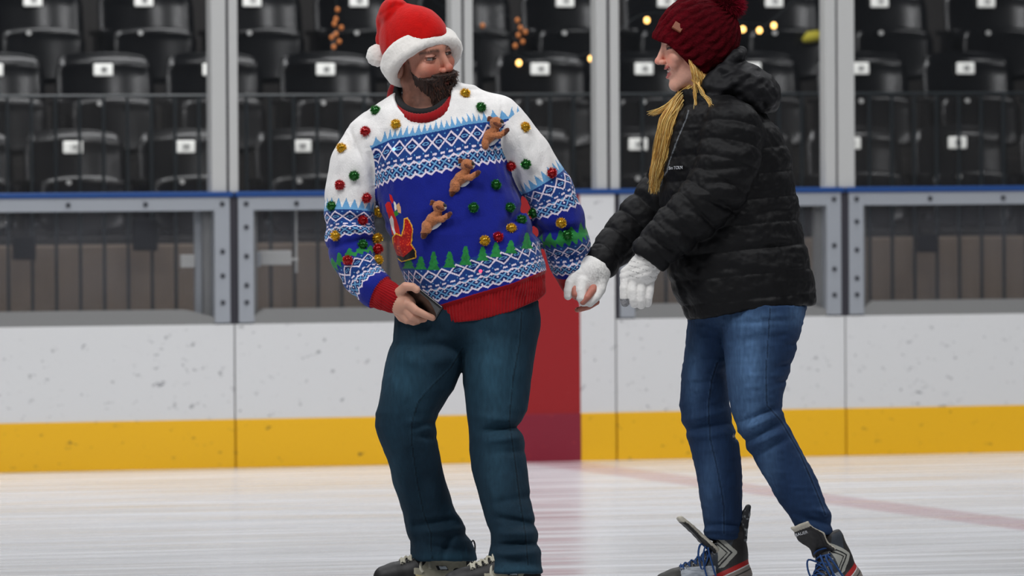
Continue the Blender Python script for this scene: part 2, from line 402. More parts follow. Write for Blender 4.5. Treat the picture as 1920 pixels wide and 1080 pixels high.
def bolts(parent, pts, y=-.012):
    for x, z in pts:
        b = MB().tube([(x, y - .002, z), (x, y + .006, z)], .010, 10).build('bolt', m_bolt, parent, loc=tuple(-np.array(parent.location)))
def window_board(x0, x1, label, open_l=True, open_r=True, nb=5):
    e = empty('dasher_board', ((x0 + x1) / 2, 0, 0), label, 'board', 'dasher boards with plexiglass windows')
    off = tuple(-np.array(e.location)); g = .006
    MB().box(x0 + g / 2, x1 - g / 2, -.004, .03, ZK, ZS, .002).build('white_facing', m_white, e, loc=off)
    MB().box(x0 + g / 2, x1 - g / 2, -.010, .03, 0, ZK, .003).build('kick_plate', m_yellow, e, loc=off)
    fx0, fx1 = x0 + .018, x1 - .018; w = .066
    fr = MB()
    fr.box(fx0, fx1, -.006, .05, ZL - .072, ZL - .016, .003)
    fr.box(fx0, fx0 + w, -.008, .05, ZS + .006, ZL - .05, .003); fr.box(fx1 - w, fx1, -.008, .05, ZS + .006, ZL - .05, .003)
    fr.build('window_frame', m_alu, e, loc=off)
    MB().box(x0, x0 + .016, .0, .06, ZS, ZL - .016).build('rubber_seal', m_seal, e, loc=off); MB().box(x1 - .016, x1, .0, .06, ZS, ZL - .016).build('rubber_seal', m_seal, e, loc=off)
    MB().prism([(fx0 + w, ZS), (fx1 - w, ZS), (fx1 - w, ZS + .03), (fx1 - w - .12, ZS + .062), (fx0 + w + .05, ZS + .062), (fx0 + w, ZS + .03)], -.002, .07).build('window_sill', m_sill, e, loc=off)
    MB().box(fx0 + w, fx1 - w, .035, .045, ZS + .03, ZL - .07).build('plexiglass_window', m_plexi, e, loc=off)
    for a_, b_ in ((fx0 + .01, fx0 + w + .03), (fx1 - w - .03, fx1 - .01)): MB().box(a_, b_, .05, .085, .02, ZL - .02).build('rear_upright', m_sill, e, loc=off)
    pts = [(fx0 + .033 + (fx1 - fx0 - .066) * i / nb, ZL - .045) for i in range(nb + 1)] + [(fx0 + .033, z) for z in (ZS + .09, ZS + .16, ZS + .28, ZS + .4)] + [(fx1 - .033, z) for z in (ZS + .09, ZS + .2, ZS + .3)]
    bolts(e, pts)
    return e
S0, S1x, S3 = BX(440, 700), BX(440, 700), BX(1585, 700)
b1 = window_board(XL, S0, 'rink board with plexiglass window at the left end of the photo', nb=15)
b2 = window_board(S0, RED_L, 'rink board with plexiglass window behind the man in the sweater', nb=5)
b3 = window_board(WHT_R, S3, 'rink board with plexiglass window behind the woman in the black jacket', nb=4)
b4 = window_board(S3, XR, 'rink board with plexiglass window at the right end of the photo', nb=15)
# solid centre board
cb = empty('centre_board', (RED_C, 0, 0), 'solid rink board with red centre line stripe and white edge', 'board'); off = tuple(-np.array(cb.location))
MB().box(RED_L + .003, RED_R, -.004, .04, ZK, ZL - .016).build('red_stripe', m_red, cb, loc=off)
MB().box(RED_L + .003, RED_R, -.010, .04, 0, ZK, .002).build('kick_plate', m_redk, cb, loc=off)
MB().box(RED_R, WHT_R - .004, -.004, .04, ZK, ZL - .016).build('white_facing', m_white, cb, loc=off)
MB().box(RED_R, WHT_R - .004, -.010, .04, 0, ZK, .002).build('kick_plate', m_yellow, cb, loc=off)
# latch hardware seen through the left windows
lt = empty('door_latch', (BX(520, 490, .1), .1, BZ(520, 490, .1)), 'grey metal slide latch behind the board window left of the man', 'latch'); off = tuple(-np.array(lt.location))
def zz(y, Y=.1): return BZ(500, y, Y)
MB().box(BX(500), BX(558), .085, .12, zz(497), zz(470), .004).build('slide_block', m_post, lt, loc=off)
MB().box(BX(478), BX(500), .085, .115, zz(500), zz(472), .003).box(BX(462), BX(482), .085, .1, zz(520), zz(440), .006).build('mounting_plate', m_alu, lt, loc=off)
MB().tube([(BX(569), .105, zz(512)), (BX(569), .105, zz(395))], .005).tube([(BX(556), .105, zz(487)), (BX(572), .105, zz(487))], .006).build('rod', m_post, lt, loc=off)
lt2 = empty('latch_bracket', (BX(385), .1, zz(480)), 'grey metal bracket behind the window of the leftmost board', 'bracket'); off = tuple(-np.array(lt2.location))
MB().box(BX(350), BX(376), .085, .11, zz(500), zz(476), .003).build('bracket_plate', m_post, lt2, loc=off)
MB().box(BX(377), BX(394), .085, .11, zz(606), zz(365)).build('upright_strip', m_alu, lt2, loc=off)

# blue ledge on top of the boards
led = MB().box(XL, S0 - .004, -.014, .1, ZL - .016, ZL + .006, .004).box(S0 + .004, S3 - .004, -.014, .1, ZL - .016, ZL + .006, .004).box(S3 + .004, XR, -.014, .1, ZL - .016, ZL + .006, .004).build('ledge_cap', m_blue)
tag(led, 'long blue cap ledge running along the top of the rink boards', 'ledge')
# posts and glass
PX = [(397, 425, 430, 447, 'aluminium glass post above the seam left of the man'), (848, 867, 872, 888, 'aluminium glass post behind the head of the man'), (1119, 1139, 1145, 1162, 'aluminium glass post between the two skaters'), (1549, 1568, 1572, 1603, 'aluminium glass post right of the woman')]
for a, b, c, d, lb in PX:
    e = empty('glass_post', (BX((b + c) / 2, 300), .04, ZL), lb, 'post', 'upright posts holding the rink glass'); off = tuple(-np.array(e.location))
    MB().box(BX(a, 300), BX(b, 300), -.0, .075, ZL, ZL + 2.2, .004).box(BX(c, 300), BX(d, 300), -.0, .075, ZL, ZL + 2.2, .004).build('upright', m_post, e, loc=off)
    MB().box(BX(b, 300) + .0005, BX(c, 300) - .0005, .012, .06, ZL, ZL + 2.2).build('rubber_seal', m_seal, e, loc=off)
gx = [(XL, BX(396.5, 300)), (BX(447.5, 300), BX(847.5, 300)), (BX(888.5, 300), BX(1118.5, 300)), (BX(1162.5, 300), BX(1548.5, 300)), (BX(1603.5, 300), XR)]
gl = ['leftmost tall clear pane of rink glass', 'tall clear glass pane left of the man in the hat', 'tall clear glass pane between man and woman', 'tall clear glass pane behind the woman', 'rightmost tall clear pane of rink glass']
for (a, b), lb in zip(gx, gl):
    g = MB().box(a, b, .03, .042, ZL + .006, ZL + 2.2).build('rink_glass', m_glass); tag(g, lb, 'glass pane', 'tall panes of rink glass')

# ------------------------------------------------------------------ stands
RY = [2.4, 3.15, 3.9]
ROWLAB = [[-75, 137, 348, 566, 773, 985, 1197, 1397, 1597, 1796, 1995], [-12, 194, 398, 611, 812, 1013, 1208, 1410, 1613, 1811, 2010], [-140, 62, 270, 473, 673, 866, 1060, 1250, 1452, 1650, 1850]]
LABY = [276, 133, 5]
ZP = [BZ(960, LABY[i] - 1.5, RY[i]) for i in range(3)]
FZ = [z - .76 for z in ZP]
st = MB()
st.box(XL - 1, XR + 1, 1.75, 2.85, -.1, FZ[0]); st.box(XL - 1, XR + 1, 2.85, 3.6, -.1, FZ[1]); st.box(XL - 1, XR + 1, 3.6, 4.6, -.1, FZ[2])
s_ = st.build('floor_stand_steps', m_conc_shade); tag(s_, kind='structure')
w_ = MB().box(XL - 1, XR + 1, 4.6, 4.75, -.1, 4.2).build('wall_back', m_conc_shade); tag(w_, kind='structure')

def shell(w, h, dep, th, rows=8, cols=12, round_=.05, curve=.05, lean=.12, flip=False):
    """curved moulded seat shell in the XZ plane, thickness along Y"""
    V = []; F = []
    for s in (0, 1):
        for j in range(rows + 1):
            v = j / rows; z = v * h
            for i in range(cols + 1):
                u = i / cols * 2 - 1
                e = 1.0
                if v > .8: e = 1 - .10 * ((v - .8) / .2) ** 2
                if v < .15: e = 1 - .12 * ((.15 - v) / .15) ** 2
                x = u * w / 2 * e
                zc = z - (.025 * abs(u) ** 3 if v > .85 else 0) + (.03 * u * u if v < .15 else 0)
                y = curve * (1 - u * u) + lean * v * h + (th if s else 0) + (-.012 * math.exp(-((v - 1) / .07) ** 2) if not s else .012 * math.exp(-((v - 1) / .07) ** 2))
                V.append((x, y + dep, zc))
    n = (rows + 1) * (cols + 1); c = cols + 1
    for j in range(rows):
        for i in range(cols):
            a = j * c + i; F.append((a, a + 1, a + c + 1, a + c)); F.append((n + a, n + a + c, n + a + c + 1, n + a + 1))
    for j in range(rows):
        F.append((j * c, j * c + c, n + j * c + c, n + j * c)); a = j * c + cols; F.append((a, n + a, n + a + c, a + c))
    for i in range(cols):
        F.append((i, n + i, n + i + 1, i + 1)); a = rows * c + i; F.append((a, a + 1, n + a + 1, n + a))
    return V, F
def make_seat():
    e = empty('stadium_seat', (0, 0, 0))
    V, F = shell(.46, .44, 0, .018, lean=.16); rim = [(u * .207, .05 * (1 - u * u) + .0704 + .009, .838 - .025 * abs(u) ** 3) for u in np.linspace(-1, 1, 15)]
    MB().add([(x, y, z + .40) for x, y, z in V], F).tube(rim, .011, 10).build('backrest', m_black, e, smooth=True)
    V, F = shell(.40, .27, -.13, .035, curve=.03, lean=.12); MB().add([(x, y, z + .37) for x, y, z in V], F).build('seat_pan', m_black, e, smooth=True)
    MB().box(-.265, -.22, -.12, .1, .60, .625, .008).box(-.262, -.222, -.15, -.11, .585, .63, .01).build('armrest', m_black, e)
    MB().box(-.258, -.228, -.05, .05, 0, .60, .005).box(-.265, -.22, -.1, .1, 0, .015).build('support_post', m_black, e)
    MB().tube([(-.215, -.06, .42), (.215, -.06, .42)], .012, 8).build('pivot_bar', m_bolt, e)
    MB().box(-.045, .045, .082, .096, .738, .794, .006).build('number_plate', m_plate, e)
    MB().tube([(-.07, -.103, .61), (-.07, -.114, .61)], .011, 10).build('pale_disc', m_post, e)  # small pale disc near the top of the pan
    return e
seat0 = make_seat(); RN = ['front', 'middle', 'top']
ORD = ['first', 'second', 'third', 'fourth', 'fifth', 'sixth', 'seventh', 'eighth', 'ninth', 'tenth', 'eleventh']
m_digit = mat('digit_black', (90, 90, 92), .6)
first = True
for r in range(3):
    vis = [p for p in ROWLAB[r] if -120 < p < 2030]
    for k, px in enumerate(vis):
        s = seat0 if first else copy_tree(seat0); first = False
        s.location = (BX(px, LABY[r], RY[r] + .085), RY[r], FZ[r])
        tag(s, f'black folding stadium seat with white number plate, {ORD[k]} from the left in the {RN[r]} row', 'seat', f'seats in the {RN[r]} row of the stand')
        pl = [c for c in s.children if c.name.startswith('number_plate')][0]
        cu = bpy.data.curves.new('number', 'FONT'); cu.body = str([24, 9, 9][r] - (k if r else -k) if r else 18 + k); cu.size = .034; cu.align_x = 'CENTER'; cu.align_y = 'CENTER'; cu.extrude = .0008
        to = bpy.data.objects.new('tmp', cu); COL.objects.link(to); bpy.context.view_layer.update(); me = bpy.data.meshes.new_from_object(to); bpy.data.objects.remove(to); me.materials.clear()
        t = link_mesh('number', me, m_digit, pl); t.location = (0, .0805, .766); t.rotation_euler = (math.pi / 2, 0, 0)

# railing before the front row
YR = 1.85; zt = BZ(960, 178, YR); zb = BZ(960, 588, YR) - .1
ra = empty('railing', (0, YR, FZ[0] - .4), 'black metal railing with upright bars before the front row of seats', 'railing'); off = tuple(-np.array(ra.location))
MB().tube([(XL, YR, zt), (XR, YR, zt)], .008, 8).build('top_rail', m_bar, ra, loc=off)
MB().box(XL, XR, YR - .015, YR + .015, zb - .02, zb + .01).build('bottom_rail', m_bar, ra, loc=off)
px = -30.
while px < 1960:
    x = BX(px, 450, YR); MB().box(x - .0065, x + .0065, YR - .0065, YR + .0065, zb, zt, .002).build('baluster', m_bar, ra, loc=off); px += 45.2 - 3.6 * (px / 1900)
g = MB().box(XL, XR, YR + .03, YR + .036, zb, zt - .01).build('plexiglass_screen', m_screen); tag(g, 'hazy plexiglass screen fixed behind the black railing', 'screen')
for (px, py, w, h), lb in zip(((45, 465, 42, 44), (272, 440, 46, 60), (1737, 456, 42, 36)), ('small dark box on the railing at the far left', 'dark box on the railing behind the leftmost board window', 'small dark box on the railing behind the rightmost board window')):
    x = BX(px, py, YR - .03); z = BZ(px, py, YR - .03); q = MB()
    q.box(x - w / 850, x + w / 850, YR - .05, YR - .007, z - h / 850, z + h / 850, .006); q.box(x - w / 1500, x + w / 1500, YR - .056, YR - .05, z + h / 1500, z + h / 1100)
    tag(q.build('railing_box', m_black), lb, 'box')
cur = MB().box(XL, XR, 2.02, 2.1, FZ[0], BZ(960, 452, 2.0), .01).build('concrete_curb', m_conc); tag(cur, 'low concrete kerb under the front row of seats', 'kerb')

# reflections of lights in the glass, built as added glowing bulbs
m_refl = mat('reflection_glow', (255, 196, 110), emis=4.); m_refl_dim = mat('reflection_dim', (170, 100, 45), emis=.35)
sl = empty('light_reflections', (0, 2.0, 2.2), 'warm reflections of lights in the rink glass, built as a row of small glowing bulbs', 'light reflection'); off = tuple(-np.array(sl.location))
bl = [(973, 118), (1108, 110), (1213, 38), (1393, 55), (1424, 57), (1451, 48)]; YB = 2.15
bw = [np.array(onY(x, y, YB)) for x, y in bl]
for p in bw:
    V, F = [], []
    q = MB(); zs = np.linspace(-1, 1, 9); q.tube([(p[0], YB, p[2] + .014 * z) for z in zs], np.maximum(.012 * np.sqrt(1 - zs ** 2), .0008), 10)
    q.build('reflection_bulb', m_refl, sl, smooth=True, loc=off)
wire = spline([(bw[0][0] - .5, YB, bw[0][2] + .35), tuple(bw[0] + [0, 0, .03]), tuple(bw[1] + [0, 0, .03]), tuple(bw[2] + [0, 0, .03]), tuple(bw[3] + [0, 0, .03]), tuple(bw[4] + [0, 0, .03]), tuple(bw[5] + [0, 0, .03]), (bw[5][0] + .4, YB, bw[5][2] + .4)], 60)
MB().tube(wire, .0015, 5).build('added_cord', m_bar, sl, loc=off)
d2 = empty('dim_reflections', (BX(630, 60, YB), YB, 2.0), 'dim amber light reflections left of the santa hat, built as a strand of tiny bulbs', 'light reflection'); off = tuple(-np.array(d2.location))  # dim reflections in the glass, built as added hanging bulbs
for (x, y) in [(633, 18), (627, 45), (640, 52), (630, 64), (622, 70), (636, 78), (626, 88), (630, 36)]:
    p = onY(x, y, YB); MB().tube([(p[0], YB, p[2] + .012 * z) for z in (-1, -.5, .5, 1)], [.002, .01, .01, .002], 8).build('reflection_bulb', m_refl_dim, d2, smooth=True, loc=off)
MB().tube([tuple(onY(630, -20, YB)), tuple(onY(631, 92, YB))], .0015, 5).build('added_cord', m_bar, d2, loc=off)
d3 = empty('dim_reflections', (BX(975, 60, YB), YB, 2.0), 'dim amber light reflections right of the man, built as a strand of tiny bulbs behind the glass', 'light reflection'); off = tuple(-np.array(d3.location))  # more glass reflections, built as a second added strand
for (x, y) in [(970, 38), (976, 52), (985, 60), (972, 66), (980, 78), (966, 86), (905, 48)]:
    p = onY(x, y, YB); MB().tube([(p[0], YB, p[2] + .012 * z) for z in (-1, -.5, .5, 1)], [.002, .01, .01, .002], 8).build('reflection_bulb', m_refl_dim, d3, smooth=True, loc=off)
MB().tube([tuple(onY(900, -20, YB)), tuple(onY(905, 45, YB)), tuple(onY(940, 20, YB)), tuple(onY(972, 45, YB)), tuple(onY(966, 88, YB))], .0015, 5).build('added_cord', m_bar, d3, loc=off)
p = onY(1524, 72, 3.76); q = MB()  # blurry yellow glow, built as an added solid shape
q.tube([(p[0] - .05, 3.76, p[2] - .012), (p[0] - .02, 3.76, p[2] + .004), (p[0] + .02, 3.76, p[2] + .01), (p[0] + .055, 3.76, p[2] + .002)], [.012, .03, .03, .014], 12)
tag(q.build('glow_shape', mat('yellow_glow', (150, 140, 30), .8), smooth=True), 'blurry yellow glow in the top row, built as a dull yellow crumpled shape', 'glow_shape')

# ------------------------------------------------------------------ light
wd = bpy.data.worlds.new('world'); sc.world = wd; wd.use_nodes = True
wd.node_tree.nodes['Background'].inputs[0].default_value = (.75, .8, .9, 1); wd.node_tree.nodes['Background'].inputs[1].default_value = .06
def lamp(x, y, z, sx, sy, e, aim=None, col=(.98, .985, 1)):
    l = bpy.data.lights.new('ceiling_lamp', 'AREA'); l.shape = 'RECTANGLE'; l.size = sx; l.size_y = sy; l.energy = e; l.color = col
    o = bpy.data.objects.new('ceiling_lamp', l); COL.objects.link(o); o.location = (x, y, z)
    if aim is not None: o.rotation_euler = (Vector(aim) - Vector((x, y, z))).to_track_quat('-Z', 'Y').to_euler()
for x in (-6, 0, 6):
    lamp(x - 6, -13, 8, 2.0, 2.0, 330, aim=(x * .4 - 2, -8, 0)); lamp(x - 1, -5, 8, 2.5, 2.5, 250)
lamp(-2, .5, 7.5, 9, 1.2, 700, aim=(-1, 3, 1.5))
sc.view_settings.view_transform = 'Standard'; sc.view_settings.look = 'None'; sc.view_settings.exposure = 0.0; sc.view_settings.gamma = 1
# ================================================================== heads
def head_space(c, Rm, s):
    """returns f(P)->local cm coordinates (x to the viewer's right when facing us, y forward, z up)"""
    A = np.stack([Rm @ np.array(v, float) for v in ((1, 0, 0), (0, 0, 1), (0, 1, 0))])  # local axes in (x, up, toward) space
    A = A * np.array([1, -1, 1])   # to figure space (y down)
    c = np.array(c, float)
    return (lambda P: (P - c) @ A.T / s), (lambda Q: c + np.atleast_2d(Q) @ A * s)
def head_sdf(q, fem=False, smile=False):
    """q in cm, eyes at z=0, crown z=12, chin z=-11.5"""
    ax = q.copy(); ax[:, 0] = np.abs(ax[:, 0])
    d = ell(q, (0, -1.2, 3.2), (7.4, 9.4, 8.9))
    jw = 5.2 if fem else 5.9
    d = smin(d, ell(q, (0, 2.6, -3.6), (jw, 5.9, 7.2)), 1.5)
    d = smin(d, seg(ax, (jw - 1.0, -.6, -5.6), (1.2, 6.0, -9.7), 1.9, 1.7 if fem else 2.0), 1.6)
    d = smin(d, ell(q, (0, 6.5, -9.9), (1.9, 1.7, 1.6)), 1.2)
    d = smin(d, ell(ax, (3.9, 5.7, -2.6), (2.3, 1.9, 1.9)), 1.3)                       # cheek bone
    if smile: d = smin(d, ell(ax, (3.4, 6.4, -4.2), (1.6, 1.4, 1.6)), 1.0)
    d = smin(d, seg(ax, (0, 7.6, 1.9), (3.6, 6.7, 1.9), .9 if fem else 1.25, .9), 1.1)  # brow
    d = smax(d, -ell(ax, (3.1, 9.4, .0), (1.9, 2.2, 1.25)), .9)                          # socket
    ey = ell(ax, (3.1, 6.55, .0), (1.25, 1.25, 1.25))
    op = .18 if fem else .30
    lid = smax(ell(ax, (3.1, 6.5, .0), (1.75, 1.5, 1.45)), op - np.abs(q[:, 2] + .05 - .07 * (ax[:, 0] - 3.1) ** 2), .12)
    d = smin(d, lid, .35); d = np.minimum(d, ey)
    d = smin(d, seg(q, (0, 7.9, .9), (0, 9.9, -2.7), .75, .85), .9)                      # nose
    d = smin(d, ell(q, (0, 10.1, -3.0), (1.15, 1.05, .95)), .5)
    d = smin(d, ell(ax, (1.15, 9.1, -3.4), (.85, 1.0, .7)), .35)
    d = smax(d, -ell(ax, (.65, 9.5, -4.0), (.38, .55, .4)), .15)
    d = smin(d, ell(q, (0, 7.2 if smile else 7.3, -6.1), (2.5 if smile else 2.9, 1.6, 2.0)), 1.0); cy_ = 6.5 if smile else 7.4                            # muzzle
    zc = -6.2 + (.16 if smile else .05) * q[:, 0] ** 2 * (1 if smile else .6)
    qq = q.copy(); qq[:, 2] = q[:, 2] - (zc + 6.2)
    wl = 3.0 if smile else 2.3; lf = 8.35 if smile else 8.75
    up = .85 if smile else .25
    d = smin(d, seg(qq, (-wl, cy_, -6.2 + up), (0, lf, -6.2 + up), .22, .45), .35); d = smin(d, seg(qq, (wl, cy_, -6.2 + up), (0, lf, -6.2 + up), .22, .45), .35)
    d = smin(d, seg(qq, (-wl, cy_ - .1, -6.4 - up), (0, lf - .15, -6.6 - up), .22, .5), .35); d = smin(d, seg(qq, (wl, cy_ - .1, -6.4 - up), (0, lf - .15, -6.6 - up), .22, .5), .35)
    if smile:
        d = smax(d, -ell(qq, (0, 8.2, -6.4), (3.1, 2.6, .95)), .15)
        d = np.minimum(d, ell(qq, (0, 6.1, -6.0), (2.6, 2.1, .66)))
        d = d + .12 * np.exp(-((seg(ax, (1.9, 8.0, -4.0), (3.4, 6.6, -6.6), 0, 0)) / .25) ** 2)
    else:
        d = smax(d, -ell(qq, (0, 9.0, -6.3), (2.3, 1.2, .16)), .12)
    d = d + .1 * np.exp(-(seg(ax, (4.6, 6.2, .6), (5.6, 5.0, .9), 0, 0) / .2) ** 2) + .08 * np.exp(-(seg(ax, (4.5, 6.2, -.4), (5.5, 4.9, -1.0), 0, 0) / .2) ** 2)
    ear = smax(ell(ax, (7.3, -1.2, -1.4), (.9, 1.9, 3.1)), -ell(ax, (8.1, -.8, -1.2), (.6, 1.1, 2.0)), .3)
    d = smin(d, ear, .5)
    return d
def head_col(q, fem, base, smile):
    n = len(q); c = np.tile(L(*base), (n, 1)); ax = np.abs(q[:, 0])
    def mixc(m, col): c[:] = c * (1 - m[:, None]) + np.array(col)[None] * m[:, None]
    red = L(min(base[0] + 6, 255), base[1] - 34, base[2] - 34)
    mixc(.55 * np.exp(-((ax - 3.8) ** 2 + (q[:, 2] + 3.2) ** 2) / 5) * (q[:, 1] > 2), red)
    mixc(.75 * np.exp(-((q[:, 0]) ** 2 + (q[:, 2] + 3.0) ** 2) / 1.6) * (q[:, 1] > 8.2), red)
    zc = q[:, 2] - (.16 if smile else .03) * q[:, 0] ** 2
    face = q[:, 1] > 5
    lip = face * sstep(2.75, 2.3, ax) * sstep(1.6 if smile else .8, 1.3 if smile else .45, np.abs(zc + 6.4)) * (q[:, 1] > 7.0)
    mixc(lip * .8, L(176, 84, 84))
    if smile:
        inm = (ax < 3.0) & (np.abs(zc + 6.4) < .98) & (ell(np.stack([q[:, 0], q[:, 1], zc], 1), (0, 8.2, -6.4), (3.1, 2.6, .95)) < .12) & (q[:, 1] < 8.2 - .2 * q[:, 0] ** 2); c[inm] = L(60, 20, 22)
        th = (ell(np.stack([q[:, 0], q[:, 1], zc], 1), (0, 6.1, -6.0), (2.6, 2.1, .66)) < .07) & inm; c[th] = L(238, 232, 220)
        gap = th & (np.abs((q[:, 0] / .62) % 1 - .5) > .44); c[gap] = L(150, 140, 130)
    else:
        c[face & (ax < 2.2) & (np.abs(zc + 6.3) < .16)] = L(70, 28, 26)
    # eyes
    er = np.sqrt((ax - 3.1) ** 2 + (q[:, 1] - 6.55) ** 2 + q[:, 2] ** 2)
    eye = (er < 1.31) & (q[:, 1] > 6.9) & (np.abs(q[:, 2] + .05) < (.3 if fem else .4)); c[eye] = L(150, 138, 132)
    gx = 0.35
    ir = np.hypot(q[:, 0] - np.sign(q[:, 0]) * 3.1 - gx * (0 if fem else 1), q[:, 2]); c[eye & (ir < .72)] = L(70, 48, 34) if not fem else L(60, 70, 80); c[eye & (ir < .3)] = L(12, 10, 10)
    lash = (np.abs(er - 1.48) < .34) & (np.abs(np.abs(q[:, 2] + .05 - .07 * (ax - 3.1) ** 2) - (.18 if fem else .32)) < .12) & (q[:, 1] > 6.6); c[lash] = L(48, 30, 26)
    mixc((.55 if fem else .35) * np.exp(-(((ax - 3.2) / 1.7) ** 2 + ((q[:, 2] - .6) / .6) ** 2)) * face, L(96, 62, 58))
    br = face * np.exp(-(((q[:, 2] - 1.95 + .10 * (ax - 3.2) ** 2) / (.32 if fem else .5)) ** 2)) * sstep(5.8, 5.2, ax) * sstep(.9, 1.5, ax)
    mixc(br * (.55 if fem else 1.) * (.75 + .25 * noise(q, (.15, 1, .5))), L(120, 84, 56) if fem else L(52, 32, 24))
    if not fem:   # stubble shading into the sideburn and cropped hair
        hair = sstep(-1.2, -3.0, q[:, 1] - 2.2 - .2 * q[:, 2]) * sstep(-3.5, -1.5, q[:, 2]) * sstep(5.0, 6.0, ax)
        mixc(hair * .8, L(62, 42, 34))
    sp = noise(q, .35); c *= (1 + .05 * sp + .03 * noise(q, 1.7))[:, None]
    return c
def finger(P, pts, r0, r1): 
    m = len(pts) - 1
    return chain(P, [(*p, r0 + (r1 - r0) * i / m) for i, p in enumerate(pts)])
# ================================================================== the man
m_skin = mat('skin', rough=.5, vcol=True, sss=.08, spec=.35, bump=(180, .12, .002))
m_knit = mat('knit_sweater', rough=.9, vcol=True, spec=.15, sheen=.15, bump=(420, .5, .003, (1, 1, .45)))
m_rib = mat('knit_rib', rough=.92, vcol=True, spec=.12, sheen=.15, bump=(350, .4, .002))
m_denim = mat('denim', rough=.85, vcol=True, spec=.2, bump=(520, .45, .002, (1, 1, .35)))
m_fur = mat('white_plush', rough=1., vcol=True, spec=.1, sheen=.5, bump=(420, .5, .002))
m_felt = mat('red_felt', rough=1., vcol=True, spec=.1, sheen=.12, bump=(200, .5, .003))
m_hair = mat('hair', rough=.55, vcol=True, spec=.3)
m_tin = mat('tinsel', rough=.28, vcol=True, metal=.55, spec=.8)
m_plush = mat('brown_plush', rough=1., vcol=True, spec=.1, sheen=.3, bump=(300, .9, .004))
m_shirt = mat('black_shirt', (16, 16, 18), .9)

gman = W([(860, 1154, 0)])[0]; gman[2] = 0
man = empty('person', tuple(gman), 'bearded man in red and white santa hat, blue Christmas sweater with pompoms, and dark jeans', 'person')

HS = 7.2
Rman = rotm('z', 7) @ rotm('x', 12) @ rotm('y', 46)
hq0, hw = head_space((786, 101, 0), Rman, HS)
ARM_L = [(698, 262, 0, 48), (670, 308, 2, 50), (658, 360, 4, 48), (656, 400, 8, 45), (656, 440, 14, 44), (663, 480, 24, 42), (682, 518, 44, 38), (704, 541, 62, 34), (722, 553, 74, 31), (736, 560, 82, 30)]
ARM_R = [(930, 232, 0, 48), (948, 252, -2, 52), (990, 298, -8, 47), (1030, 358, -16, 45), (1049, 412, -24, 46), (1062, 455, -32, 43), (1066, 495, -42, 34), (1071, 518, -52, 27), (1073, 528, -56, 24)]
LEG_L = [(586, 742, 872, 0, 84), (640, 736, 872, 4, 84), (680, 723, 870, 8, 80), (730, 715, 852, 12, 72), (775, 705, 822, 16, 62), (800, 706, 816, 14, 58), (840, 720, 822, 6, 55), (900, 737, 836, -14, 50), (960, 755, 853, -34, 48), (1000, 764, 872, -46, 52), (1015, 769, 884, -50, 55), (1030, 768, 890, -53, 58), (1052, 770, 896, -58, 60)]
LEG_R = [(560, 850, 1012, -2, 84), (620, 856, 1010, 0, 86), (660, 866, 1004, 6, 82), (720, 869, 996, 20, 74), (770, 874, 988, 34, 66), (800, 879, 972, 42, 60), (830, 880, 985, 50, 58), (880, 885, 990, 66, 55), (940, 900, 996, 88, 52), (985, 913, 1005, 104, 52), (1000, 920, 1007, 110, 54), (1020, 919, 1012, 118, 56), (1050, 914, 1016, 130, 60), (1076, 912, 1020, 140, 62)]
# ---- body: head, neck, trunk, arms, hands and legs in one skin
def handL(P):
    """his right hand around the phone: palm, thumb, four unequal fingers"""
    d = smin(ell(P, (756, 570, 92), (24, 21, 15)), seg(P, (736, 560, 80), (750, 568, 88), 20, 20), 8)
    d = smin(d, finger(P, [(748, 548, 100), (760, 537, 108), (774, 538, 112), (781, 543, 113)], 9, 7), 5)   # thumb
    d = smin(d, finger(P, [(766, 570, 104), (780, 582, 108), (796, 590, 106), (811, 596, 102)], 8.5, 6), 3)  # index
    d = smin(d, finger(P, [(762, 582, 98), (772, 594, 102), (784, 599, 98), (795, 598, 90)], 8, 6.4), 2)
    d = smin(d, finger(P, [(754, 588, 92), (764, 600, 94), (775, 604, 90), (784, 602, 82)], 7.4, 6), 2)
    d = smin(d, finger(P, [(744, 586, 84), (752, 597, 84), (762, 602, 80), (770, 602, 74)], 6.6, 5.4), 2)
    return d
def handR(P):
    """his left hand held in her gloved one"""
    P = P - np.array([0, 0, 20.])
    d = smin(ell(P, (1086, 540, -68), (20, 24, 12)), seg(P, (1074, 520, -50), (1082, 534, -62), 17, 18), 8)
    d = smin(d, finger(P, [(1074, 530, -50), (1078, 543, -32), (1079, 552, -28)], 8, 7), 3)           # thumb over the glove
    d = smin(d, finger(P, [(1116, 530, -46), (1111, 544, -30), (1101, 557, -24), (1093, 566, -26)], 8, 6.2), 2)
    d = smin(d, finger(P, [(1104, 540, -66), (1116, 548, -54), (1112, 560, -44), (1103, 566, -38)], 8, 6.2), 2)
    d = smin(d, finger(P, [(1110, 556, -66), (1118, 566, -56), (1104, 575, -48), (1088, 580, -44)], 7, 5), 2)
    d = smin(d, finger(P, [(1096, 560, -70), (1100, 572, -64), (1090, 579, -56), (1082, 581, -52)], 6, 4.6), 2)
    return d
def face_q(P):
    q = hq0(P); q[:, 2] = np.where(q[:, 2] < 0, q[:, 2] / 1.09, q[:, 2]); return q
hq = face_q
